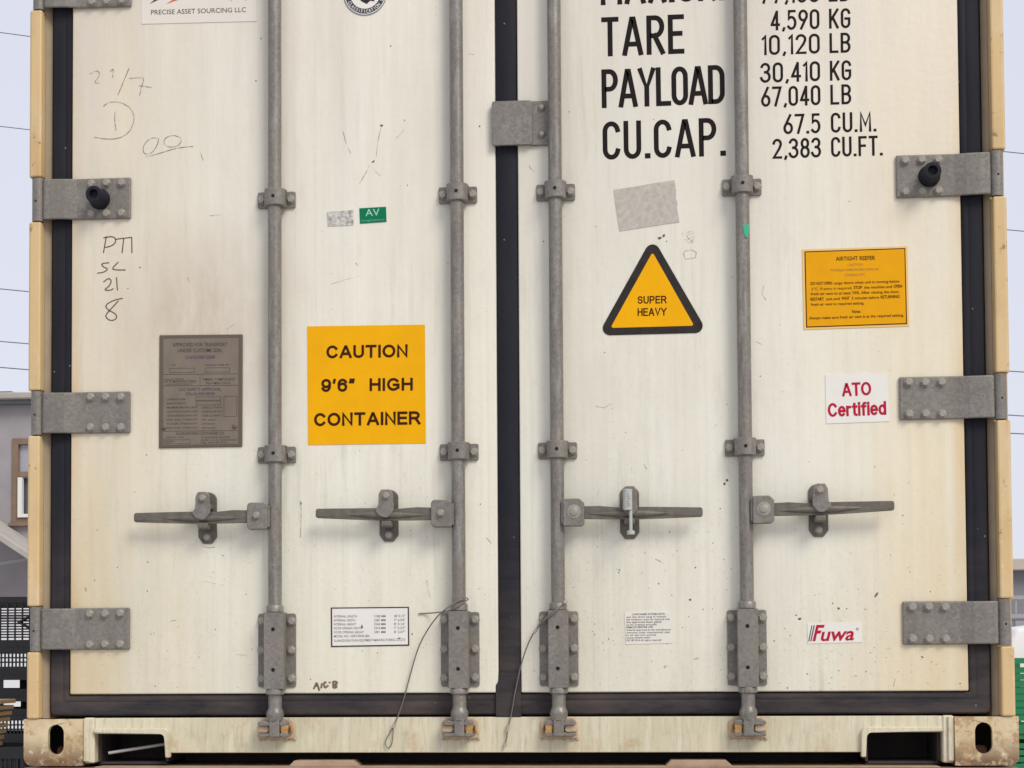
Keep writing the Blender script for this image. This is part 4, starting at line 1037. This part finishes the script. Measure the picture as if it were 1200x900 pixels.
for px_, py_, r_, el, ro in ((474, 141, .0022, 1, 0), (438, 189, .0020, 1.4, .5), (477.5, 217, .0018, 1, 0), (562, 148, .0022, 1, 0), (447, 147, .003, 1.4, 0), (437, 190, .002, 1.6, .4), (1027, 697, .0028, 2.4, .9), (937, 725, .0036, 1.2, .5), (983, 713, .0030, 1.3, 2.2), (976, 707, .0020, 1, 0), (933, 721, .002, 1, 0), (667, 131, .002, 1, 0), (766, 140, .0014, 1, 0), (637, 283, .0018, 1, 0), (773, 279, .0035, 1.6, .2), (778, 276, .003, 1.5, 1), (781, 283, .002, 1, 0), (726, 668, .0022, 1, 0), (772, 684, .0020, 1, 0), (809, 703, .0026, 1.2, 1.0), (725, 671, .0022, 1, 0), (815, 665, .002, 1, 0), (808, 703, .002, 1, 0), (907, 751, .0018, 1, 0), (923, 806, .0022, 1, .4), (1015, 787, .0018, 1, 0), (1081, 770, .0022, 1.8, 2.3), (1125, 801, .0018, 1.6, 2.2), (1066, 670, .0016, 1, 0), (1058, 604, .0018, 1, 0), (1025, 547, .0014, 1, 0), (173, 659, .0020, 1, 0), (177, 743, .0016, 1, 0), (182, 804, .0018, 1, 0), (164, 313.5, .0022, 1, 0), (150, 338, .0018, 1, 0), (353, 590, .0025, 1.8, 1.8), (483, 743, .0025, .7, .2), (844, 596, .002, 1, .3), (852, 563, .004, .7, .2), (849, 567, .003, 1, 0), (995, 236, .0016, 1, 0), (891, 441, .0016, 1, 0), (300, 95, .0022, 1, 0), (306, 45, .002, 1, 0), (458, 54, .002, 1, 0), (525, 309, .0014, 1, 0)):
    x_, z_ = W(px_, py_); chip(x_, z_, r_, el, ro)
for i in range(150):
    x_ = random.choice((random.uniform(.15, .56), random.uniform(.15, .56), random.uniform(.6, 1.05), random.uniform(-1.05, -.05))); z_ = .19+abs(random.gauss(0, .33))
    if z_ < 1.6: chip(x_, z_, random.uniform(.0006, .0015), random.uniform(1, 1.8), random.uniform(0, 3))
tag(flat('paint_chips', bm, CHIP, C), kind='stuff')
# glue remnants above the triangle
bm = BM()
for i in range(9):
    a = i*.7; ribbon(bm, [W(806+7*math.cos(a), 279+6*math.sin(a*1.3)), W(806+7*math.cos(a+.6), 279+6*math.sin(a*1.3+.9)), W(810+5*math.sin(a), 276+5*math.cos(a))], .0009, -.0004-.00003*i)
ribbon(bm, [W(801, 297), W(803, 294), W(811, 293), W(816, 296), W(815, 302), W(803, 304)], .0013, -.0004, True)
flat('glue_remnant', bm, SCR, C)
# mint scrap stuck on the fourth bar
x_, z_ = W(874.5, 271, -.046)
o = obj('plastic_scrap', lambda b: add_prism(b, [(x_-.0085, z_+.016), (x_+.009, z_+.0165), (x_+.0055, z_-.003), (x_+.003, z_-.015), (x_-.002, z_-.016), (x_-.006, z_-.002)], -.0465, -.0400, .0008), GRNT, C)

# ================================================================== loose things on the container
def wpt(px, py, Y): 
    Y = Y*.74 if Y < 0 else Y
    p = P3(px, py, Y); return (p.x, p.y, p.z+BASE)
def cable(name, label, paths, eyes, ferr, r=.0016):
    e = empty(name, wpt(*paths[0][0]), label, 'cable')
    org = Vector(e.location)
    def f(b):
        for p in paths: add_tube(b, [Vector(wpt(*q))-org for q in p], r, 8, 6)
        for p in eyes: add_tube(b, [Vector(wpt(*q))-org for q in p], r*.8, 8, 6)
    obj('wire', f, WIRE, e, smooth=60)
    for a, b_ in ferr:
        pa, pb = Vector(wpt(*a))-org, Vector(wpt(*b_))-org
        obj('crimp_ferrule', lambda b: add_tube(b, [pa, pb], r*2.3, 10), ALU, e, smooth=40)
cable('wire_seal', 'thin steel seal cable with a loop end hung on the bar beside the dimension sticker',
      [[(548, 700.5, -.060), (538, 704, -.066), (526, 711, -.070), (513, 722, -.060), (500, 740, -.035), (490, 760, -.020), (481, 790, -.012), (473, 820, -.008), (466, 840, -.008), (461, 851, -.010)],
       [(490.5, 719.2, -.004), (503, 718.6, -.010), (518, 717.0, -.050), (530, 714, -.072), (542, 707, -.070), (549, 702, -.045)]],
      [[(461, 851, -.010), (456, 860, -.010), (451.6, 870, -.008), (454, 876.4, -.008), (458.6, 873, -.008), (460.4, 862, -.009), (460.6, 851, -.010)]],
      [((462.4, 848, -.010), (460.8, 853, -.010))])
cable('wire_seal', 'steel seal cable with crimped ends hanging across the centre gasket',
      [[(663, 705, -.066), (655, 712, -.072), (642, 722, -.074), (630, 735, -.052), (620, 752, -.030), (611, 778, -.016), (604, 810, -.012), (599, 838, -.010), (595.5, 852, -.010)],
       [(662, 704, -.066), (652, 716, -.075), (640, 725, -.076), (628, 738, -.050)],
       [(645, 713, -.050), (638, 722, -.030), (630, 734, -.040)]],
      [[(595, 856, -.010), (593.5, 866, -.010), (591.4, 874, -.009), (592.8, 868, -.009), (594.4, 858, -.010)]],
      [((629, 736.5, -.052), (626, 741.5, -.048)), ((596.0, 849, -.011), (594.2, 857, -.011)), ((592.4, 870.5, -.010), (591.4, 875, -.010)), ((664, 703.6, -.066), (661, 706.6, -.068))])
pa, pb = Vector(wpt(127, 882.5, .020)), Vector(wpt(197, 871.5, .06))
tag(obj('metal_rod', lambda b: add_tube(b, [pa, (pa+pb)/2, pb], .0042, 10), mat('bright_rod_steel', (.42, .40, .40, 1), .4, metal=.3), smooth=40), 'thin pale metal rod lying askew in the sill notch below the lowest left hinge', 'rod')
pa, pb = Vector(wpt(1072, 873, .45)), Vector(wpt(1096, 878, .25))
tag(obj('metal_strip', lambda b: add_tube(b, [pa, pb], .010, 8), mat('white_strip', (.75, .75, .75, 1), .5), smooth=40), 'short white strip lying deep in the dark sill notch below the maker sticker', 'strip')

# ================================================================== trailer chassis that carries the container
T = empty('trailer_chassis', (0, 0, 0), 'rust brown skeletal trailer chassis under the container', 'trailer')
def rail_f(b):
    add_box(b, -1.22, 1.22, -.03, .30, 1.03, BASE-.0045, .006)
obj('rear_bolster', rail_f, CHAS, T)
obj('bolster_top_plate', lambda b: add_box(b, -1.030, 1.030, -.036, .298, BASE-.0044, BASE-.0010, .001), CHASP, T)
for a_, c_ in ((-.545, -.372), (.378, .540)):
    obj('bolster_pad', lambda b: add_prism(b, [(a_, BASE-.0009), (c_, BASE-.0009), (c_-.016, BASE+.0135), (a_+.014, BASE+.0135)], -.030, .06, .001), CHASP, T)
for s in (-1, 1):
    obj('twist_lock', lambda b: (add_box(b, s*1.136-.05, s*1.136+.05, .02, .14, BASE-.0042, BASE-.0005), add_box(b, s*1.136-.02, s*1.136+.02, .05, .11, BASE-.0006, BASE+.045, .006)), CHAS, T)
    obj('main_rail', lambda b: (add_box(b, s*.45-.07, s*.45+.07, .301, 12.0, BASE-.060, BASE-.045), add_box(b, s*.45-.008, s*.45+.008, .301, 12.0, .86, BASE-.061), add_box(b, s*.45-.07, s*.45+.07, .301, 12.0, .842, .859)), CHAS, T)
obj('front_bolster', lambda b: add_box(b, -1.22, 1.22, 11.85, 12.15, 1.03, BASE-.0045, .006), CHAS, T)
obj('rear_bumper', lambda b: (add_box(b, -1.15, 1.15, .0, .10, .45, .57, .008), add_box(b, -.62, -.52, .02, .09, .57, 1.03), add_box(b, .52, .62, .02, .09, .57, 1.03)), CHAS, T)
def tyre_f(b):
    add_lathe(b, [(.28, -.13), (.44, -.14), (.50, -.11), (.51, 0), (.50, .11), (.44, .14), (.28, .13)], Matrix.Rotation(R(90), 4, 'Y'), 36)
tb = None
for yy_ in (1.6, 2.95):
    obj('axle', lambda b: (add_tube(b, [(-1.05, yy_, .515), (1.05, yy_, .515)], .06, 14), [add_box(b, q*.45-.06, q*.45+.06, yy_-.25, yy_+.25, .57, .845) for q in (-1, 1)]), CHAS, T, smooth=40)
    for x_ in (-1.06, -.76, .76, 1.06):
        if tb is None: w = tb = obj('wheel', tyre_f, TYRE, T, smooth=35, loc=(x_, yy_, .511))
        else: w = inst(tb, (x_, yy_, .511), T)
        hubm = obj('rim', lambda b: add_lathe(b, [(.27, -.10), (.275, .10), (.20, .06), (.10, .09), (.0005, .10)], Matrix.Rotation(R(90), 4, 'Y'), 24), GALV, w, smooth=35)
obj('landing_gear', lambda b: [add_box(b, q*.45-.05, q*.45+.05, 9.0, 9.12, .12, .842) for q in (-1, 1)]+[add_box(b, q*.45-.13, q*.45+.13, 8.93, 9.19, .0, .12) for q in (-1, 1)], CHAS, T)

# ================================================================== things seen beside the container
# overhead cables
for k, (yl, yr) in enumerate(((38, 180), (148, 271), (338.5, 436), (400, 487.5), (430.5, 508.5))):
    names = ['uppermost overhead cable high across the pale sky', 'second overhead cable down across the pale sky', 'middle overhead cable, third down across the pale sky', 'fourth overhead cable down across the pale sky', 'lowest overhead cable, just above the grey building roof']
    A, B = at(0, yl, 28), at(1200, yr, 28); pts = []
    for i in range(-16, 33):
        t = i/16; q = A.lerp(B, t); q.z -= .25*t*(1-t)*(1 if k % 2 else 1.3); pts.append(q)
    tag(obj('power_cable', lambda b: add_tube(b, pts, .008 if k < 2 else .0095, 6), CABLE, None, smooth=60), names[k], 'cable', 'overhead cables')

# grey house behind on the left
YH = 24.0
def hx(px, Y=YH): return at(px, 600, Y).x
def hz(py, px=15, Y=YH): return at(px, py, Y).z
HB = empty('house', (hx(-60), YH, 0), 'two storey grey rendered house with a sloping canopy behind the container', 'building')
ox_, oy_ = HB.location.x, HB.location.y
def HO(name, fn, m_, parent=HB, smooth=None):
    o = obj(name, fn, m_, parent, smooth)
    for v in o.data.vertices: v.co.x -= ox_; v.co.y -= oy_
    return o
XL, XR = hx(-170), hx(95)
zr, zc1 = hz(470.5), hz(641)
wx0, wx1, wz0, wz1 = hx(16.2), hx(38.5), hz(611.5), hz(515.5)
HO('wall', lambda b: add_holed(b, [(XL, zc1-.9), (XR, zc1-.9), (XR, zr), (XL, zr)], [[(wx0, wz0), (wx1, wz0), (wx1, wz1), (wx0, wz1)]], YH, YH+.25), REND)
HO('side_wall', lambda b: (add_box(b, XR-.25, XR, YH+.26, YH+7, 0, zr), add_box(b, XL, XL+.25, YH+.26, YH+7, 0, zr)), REND)
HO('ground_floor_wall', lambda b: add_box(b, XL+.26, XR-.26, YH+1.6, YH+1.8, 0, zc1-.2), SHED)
HO('roof', lambda b: (add_box(b, XL-.25, XR+.25, YH-.28, YH+7.2, zr+.002, zr+.11, .02),), CONCB)
HO('eaves_shadow_strip', lambda b: add_box(b, XL-.2, XR+.2, YH-.20, YH-.02, zr-.06, zr, 0), SLATE)  # added dark strip standing in for the shadow under the roof edge
dz0, dz1 = zr+.112, hz(457)
HO('roof_hut', lambda b: add_prism(b, [(hx(-90), dz0), (hx(25), dz0), (hx(9.5), dz1), (hx(-90), dz1)], YH+.1, YH+2.6, .01), SLATE)
wf = HO('window', lambda b: (add_box(b, wx0-.02, wx0+.075, YH-.03, YH+.12, wz0-.02, wz1+.02), add_box(b, wx0+.076, wx1+.02, YH-.03, YH+.12, wz1-.075, wz1+.02), add_box(b, wx0+.076, wx1+.02, YH-.03, YH+.12, wz0-.02, wz0+.06), add_box(b, wx0+.076, wx1, YH-.02, YH+.10, hz(559), hz(553))), WOODF)
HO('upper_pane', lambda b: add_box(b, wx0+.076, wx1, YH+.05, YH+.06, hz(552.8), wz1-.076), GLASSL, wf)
HO('lower_pane', lambda b: add_box(b, wx0+.076, wx1, YH+.09, YH+.10, wz0+.061, hz(559.2)), GLASS, wf)
HO('white_sash', lambda b: (add_box(b, wx0+.08, wx0+.15, YH-.06, YH+.04, wz0+.065, hz(560)), add_box(b, wx0+.151, wx1-.01, YH-.06, YH+.04, wz0+.065, wz0+.12)), WFR, wf)
HO('sill', lambda b: add_box(b, wx0-.06, wx1+.06, YH-.10, YH-.031, wz0-.07, wz0-.021), WOODF, wf)
def canopy(b):
    A0, A1 = at(-120, 553, YH-1.2), at(75, 682, YH-1.2)
    th = .115
    add_prism(b, [(A0.x, A0.z), (A1.x, A1.z), (A1.x, A1.z+th), (A0.x, A0.z+th)], YH-1.35, YH-.001, .01)
HO('canopy', canopy, CONCB)
HO('canopy_pole', lambda b: add_tube(b, [at(-60, 672, YH-.9), at(45, 652, YH-.9)], .035, 8), RAIL, HB, 60)
HO('canopy_bracket', lambda b: add_lathe(b, [(.06, 0), (.06, .05)], Matrix.Translation(at(27, 645, YH-1.0)) @ Matrix.Rotation(R(90), 4, 'X'), 12), WFR, HB, 60)

# whitewashed wall behind the crates
p0, p1 = at(-260, 700, 13.0), at(75, 700, 13.0)
tag(obj('boundary_wall', lambda b: (add_box(b, p0.x, p1.x, 13.0, 13.2, 0, 1.98), add_box(b, p0.x-.04, p1.x+.04, 12.95, 13.25, 1.981, 2.06, .01)), WALLW), 'low whitewashed boundary wall behind the black plastic crates', 'wall')

# plastic crates
def lattice_crate(name, w, d, h, nx, nz, bar, mtl, style=0):
    """returns list of (part name, mesh) for a slotted crate, origin at base centre"""
    parts = []
    def shell(b):
        t = .012
        add_box(b, -w/2, w/2, -d/2, d/2, 0, .014)                              # floor
        for z0, z1, o in ((h-.022, h, .006), (.0141, .034, 0)):
            add_box(b, -w/2-o, w/2+o, -d/2-o, -d/2+t, z0, z1); add_box(b, -w/2-o, w/2+o, d/2-t, d/2+o, z0, z1)
            add_box(b, -w/2-o, -w/2+t, -d/2+t, d/2-t, z0, z1); add_box(b, w/2-t, w/2+o, -d/2+t, d/2-t, z0, z1)
        for x in (-1, 1):
            for y in (-1, 1):
                xs = sorted((x*w/2, x*(w/2-.03))); ys_ = sorted((y*d/2, y*(d/2-.03)))
                add_box(b, xs[0], xs[1], ys_[0], ys_[1], .0341, h-.0221)
        if style == 1:
            add_tube(b, [(w/2-.04, -d/2-.004, h-.02), (w/2-.20, -d/2-.004, h*.5), (w/2-.04, -d/2-.004, .02)], .011, 6); add_tube(b, [(-w/2+.04, -d/2-.004, h-.02), (-w/2+.20, -d/2-.004, h*.5), (-w/2+.04, -d/2-.004, .02)], .011, 6)
    bm = BM(); shell(bm); bmesh.ops.recalc_face_normals(bm, faces=bm.faces); me = bpy.data.meshes.new('frame'); bm.to_mesh(me); bm.free(); me.materials.append(mtl); parts.append(('frame', me))
    def front(b, y):
        for i in range(1, nx):
            x = -w/2+w*i/nx; add_box(b, x-bar/2, x+bar/2, y, y+.006, .0341, h-.0221)
        for j in range(1, nz):
            z = .034+(h-.056)*j/nz; add_box(b, -w/2+.0301, w/2-.0301, y+.0062, y+.011, z-bar/2, z+bar/2)
    for y in ((-d/2,) if style == 1 or nz == 3 else (-d/2, d/2-.0112)):
        bm = BM(); front(bm, y); me = bpy.data.meshes.new('lattice'); bm.to_mesh(me); bm.free(); me.materials.append(mtl); parts.append(('lattice', me))
    bm = BM()
    for x in (-w/2, w/2-.011):
        n2 = max(3, int(nx*d/w))
        for i in range(1, n2):
            y = -d/2+d*i/n2; add_box(bm, x, x+.006, y-bar/2, y+bar/2, .0341, h-.0221)
        for j in range(1, nz):
            z = .034+(h-.056)*j/nz; add_box(bm, x+.0062, x+.011, -d/2+.0301, d/2-.0301, z-bar/2, z+bar/2)
    me = bpy.data.meshes.new('lattice'); bm.to_mesh(me); bm.free(); me.materials.append(mtl); parts.append(('lattice', me))
    return parts
def crate(parts, loc, rz, label, group, cat='crate', name='plastic_crate'):
    e = empty(name, loc, label, cat, group); e.rotation_euler = (0, 0, rz)
    for n, me in parts: link(n, me, None, e)
    return e
cA = lattice_crate('a', .60, .40, .215, 19, 14, .0062, CRB, 1)
cB = lattice_crate('b', .60, .40, .112, 38, 3, .0062, CRB)
cC = lattice_crate('c', .60, .40, .094, 2, 1, .06, CRB)
cx0 = at(-4, 800, 3.0).x
ztop = at(0, 699.5, 3.0).z
order = [('A', cA, .215), ('B', cB, .112), ('C', cC, .094), ('C', cC, .076), ('B', cB, .110)]+[('B', cB, (ztop-.607)/10)]*10
order = order[::-1]
lab = {'A': 'black fine mesh crate with cross braces', 'B': 'black plastic crate with narrow upright slots', 'C': 'shallow black crate with broad openings'}
ordn = ['lowest', 'second', 'third', 'fourth', 'fifth', 'sixth', 'seventh', 'eighth', 'ninth', 'tenth', 'eleventh', 'twelfth', 'thirteenth', 'fourteenth', 'topmost']
z = 0
for i, (k, pr, hh) in enumerate(order):
    e = crate(pr, (cx0+random.uniform(-.005, .005), 3.2, z), random.uniform(-.010, .010), lab[k]+', '+ordn[i]+(' of the tall stack' if i in (0, 14) else ' up in the tall stack'), 'black crates stacked beside the container')
    e.scale = (1, 1, hh/{'A': .215, 'B': .112, 'C': .094}[k]*.9995)
    z += hh
# boards on a lower crate stack standing in front
bx_ = at(-58, 840, 1.8)
top = at(0, 874, 1.8).z
for i in range(6):
    zt_ = top/6
    e = crate(cB, (bx_.x, 1.9, i*zt_), random.uniform(-.02, .02), 'black slotted crate under the pile of boards, '+['lowest', 'second', 'third', 'fourth', 'fifth', 'uppermost'][i]+' of its stack', 'crates under the boards')
    e.scale = (1, 1, zt_/.112*.9995)
names_b = ['lowest', 'second', 'third', 'fourth', 'fifth', 'sixth', 'seventh', 'topmost']
bh = (at(0, 817, 1.8).z-top)/8
for i in range(8):
    xr = at(3+i*2.2, 850, 1.86).x
    o = obj('wooden_board', lambda b: add_box(b, xr-.55, xr, 1.70, 1.86, 0, bh*.66, .0015), WOOD, None, loc=(0, 0, top+i*bh))
    tag(o, names_b[i]+' pale wooden board of the small pile on the black crates', 'board', 'pile of boards')
    for q in (.10, .46):
        obj('spacer', lambda b: add_box(b, xr-q-.04, xr-q, 1.72, 1.84, -bh*.341, -.0002), WOOD, o)

# pale building, car and green crates on the right
YR = 40.0
RB = empty('building', (at(1215, 700, YR).x, YR, 0), 'low beige and grey building with a flat parapet far behind the white car', 'building')
ox2, oy2 = RB.location.x, RB.location.y
def RO(name, fn, m_, parent=RB, smooth=None):
    o = obj(name, fn, m_, parent, smooth)
    for v in o.data.vertices: v.co.x -= ox2; v.co.y -= oy2
    return o
rx = lambda px: at(px, 700, YR).x
rz_ = lambda py: at(1190, py, YR).z
X0, X1 = rx(1140), rx(1330)
ztop_, zpar = rz_(655.5), rz_(669)
win = []
for i in range(7):
    x0_ = rx(1188.5)-1.35+i*1.35*1.35
    win.append((x0_, x0_+1.05))
win = [w for w in win if w[0] > X0+.3 and w[1] < X1-.3]
zw0, zw1 = rz_(702), rz_(677)
RO('wall', lambda b: add_holed(b, [(X0, 0), (X1, 0), (X1, zpar), (X0, zpar)], [[(a, zw0), (c, zw0), (c, zw1), (a, zw1)] for a, c in win], YR, YR+.3), TILEG)
RO('side_wall', lambda b: (add_box(b, X0, X0+.3, YR+.31, YR+8, 0, zpar), add_box(b, X1-.3, X1, YR+.31, YR+8, 0, zpar)), TILEG)
RO('parapet', lambda b: add_box(b, X0-.2, X1+.2, YR-.35, YR+8.2, zpar+.002, ztop_, .02), BEIGE)
for a, c in win:
    wnd = RO('window', lambda b: (add_box(b, a-.04, a+.05, YR-.03, YR+.1, zw0-.04, zw1+.04), add_box(b, c-.05, c+.04, YR-.03, YR+.1, zw0-.04, zw1+.04), add_box(b, a+.051, c-.051, YR-.03, YR+.1, zw1-.05, zw1+.04), add_box(b, a+.051, c-.051, YR-.03, YR+.1, zw0-.04, zw0+.05), add_box(b, (a+c)/2-.03, (a+c)/2+.03, YR-.02, YR+.1, zw0+.051, zw1-.051)), WFR)
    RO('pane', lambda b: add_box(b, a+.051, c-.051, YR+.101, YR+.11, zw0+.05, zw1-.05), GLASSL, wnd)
# courses of facade tiles round the windows
nt2 = 0
for j in range(6):
    z_ = zw0-.15-j*.36
    for i in range(14):
        x0_ = rx(1176)+i*.52+(.26 if j % 2 else 0)
        if z_-.33 > 1.2 and nt2 < 80:
            RO('facade_tile', lambda b: add_box(b, x0_, x0_+.50, YR-.02, YR-.001, z_-.34, z_), TILEB if (i+j) % 3 else TILEG, RB); nt2 += 1
# railing in front
YF = 26.0
fa, fb = at(1168, 720, YF), at(1300, 720, YF)
F = empty('railing', (fa.x, YF, 0), 'grey metal railing in front of the beige and grey building', 'railing')
zt1 = at(1190, 698, YF).z; zt0 = at(1190, 724, YF).z
def FO(name, fn):
    o = obj(name, fn, RAIL, F)
    for v in o.data.vertices: v.co.x -= fa.x; v.co.y -= YF
    return o
FO('top_rail', lambda b: add_box(b, fa.x, fb.x, YF-.03, YF+.03, zt1-.06, zt1)); FO('bottom_rail', lambda b: add_box(b, fa.x, fb.x, YF-.03, YF+.03, zt0, zt0+.06))
nn_ = int((fb.x-fa.x)/.14)
for i in range(nn_): 
    x_ = fa.x+.03+i*.14; FO('baluster', lambda b: add_box(b, x_-.012, x_+.012, YF-.012, YF+.012, zt0+.0605, zt1-.0605))
for x_ in (fa.x+.05, (fa.x+fb.x)/2, fb.x-.05): FO('post', lambda b: add_box(b, x_-.05, x_+.05, YF+.031, YF+.13, 0, zt1))
# white van, seen from the side
YC = 12.0
ca = at(1158, 740, YC)
V = empty('parked_van', (ca.x, YC, 0), 'white parked van standing behind the green crates', 'van')
ztv = at(1190, 727, YC).z; k_ = ztv/1.95
VX = lambda x: 4.68-x
def vbody(b):
    prof = [(.02, .35), (.0, .75), (.06, .98), (.62, 1.12), (1.35, 1.72), (1.75, 1.90), (3.9, 1.95), (4.45, 1.88), (4.62, 1.5), (4.68, .8), (4.66, .35)]
    add_prism(b, [(VX(x), z*k_) for x, z in prof][::-1], 0, 1.75, .05, 3)
vb = obj('body', vbody, CARW, V, smooth=40)
for pts in ([(.80, 1.16), (1.42, 1.66), (1.80, 1.72), (1.80, 1.14)], [(1.92, 1.14), (1.92, 1.73), (3.05, 1.74), (3.05, 1.14)], [(3.17, 1.14), (3.17, 1.74), (4.25, 1.72), (4.40, 1.14)]):
    obj('side_window', lambda b: add_prism(b, [(VX(x), z*k_) for x, z in pts][::-1], -.006, .002, .0015), GLASS, V)
obj('windscreen', lambda b: add_prism(b, [(VX(.70), 1.19*k_), (VX(.72), 1.17*k_), (VX(1.37), 1.70*k_), (VX(1.35), 1.73*k_)], .15, 1.60), GLASS, V)
wv = None
for x_ in (.95, 3.75):
    for y_ in (.10, 1.65):
        def vw(b): add_lathe(b, [(.19, -.10), (.30, -.105), (.335, -.07), (.335, .07), (.30, .105), (.19, .10)], Matrix.Rotation(R(90), 4, 'X'), 28)
        w = obj('wheel', vw, TYRE, V, smooth=35, loc=(VX(x_), y_, .336)) if wv is None else inst(wv, (VX(x_), y_, .336), V)
        wv = wv or w
        obj('rim', lambda b: add_lathe(b, [(.185, -.106), (.12, -.09), (.05, -.115), (.0005, -.115)], Matrix.Rotation(R(-90 if y_ < 1 else 90), 4, 'X') @ Matrix.Scale(-1, 4, (0, 0, 1)), 22), GALV, w, smooth=35)
obj('headlight', lambda b: add_box(b, VX(.15), VX(.005), -.004, .25, .80*k_, .93*k_, .02), WFR, V)
# green crates
cG = lattice_crate('g', .60, .40, .30, 5, 9, .021, CRG)
cD = lattice_crate('h', .60, .40, .30, 10, 7, .020, CRGD)
gx = at(1177, 800, 3.0).x+.31
zg = at(1190, 771, 3.0).z
lv = [cD, cD, cD, cG, cG]; hgt = zg/5
pls = ['dusty green plastic crate at the bottom of its stack', 'dusty green plastic crate, second from the ground', 'dusty green plastic crate under the two bright green ones', 'bright green plastic crate under another bright green crate', 'bright green plastic crate on top of the stack by the corner post']
for i in range(5):
    e = crate(lv[i], (gx+(.0 if i > 2 else .03), 3.2+random.uniform(-.01, .01), i*hgt), random.uniform(-.02, .02), pls[i], 'green crates stacked beside the container'); e.scale = (1, 1, hgt/.3*.9995)
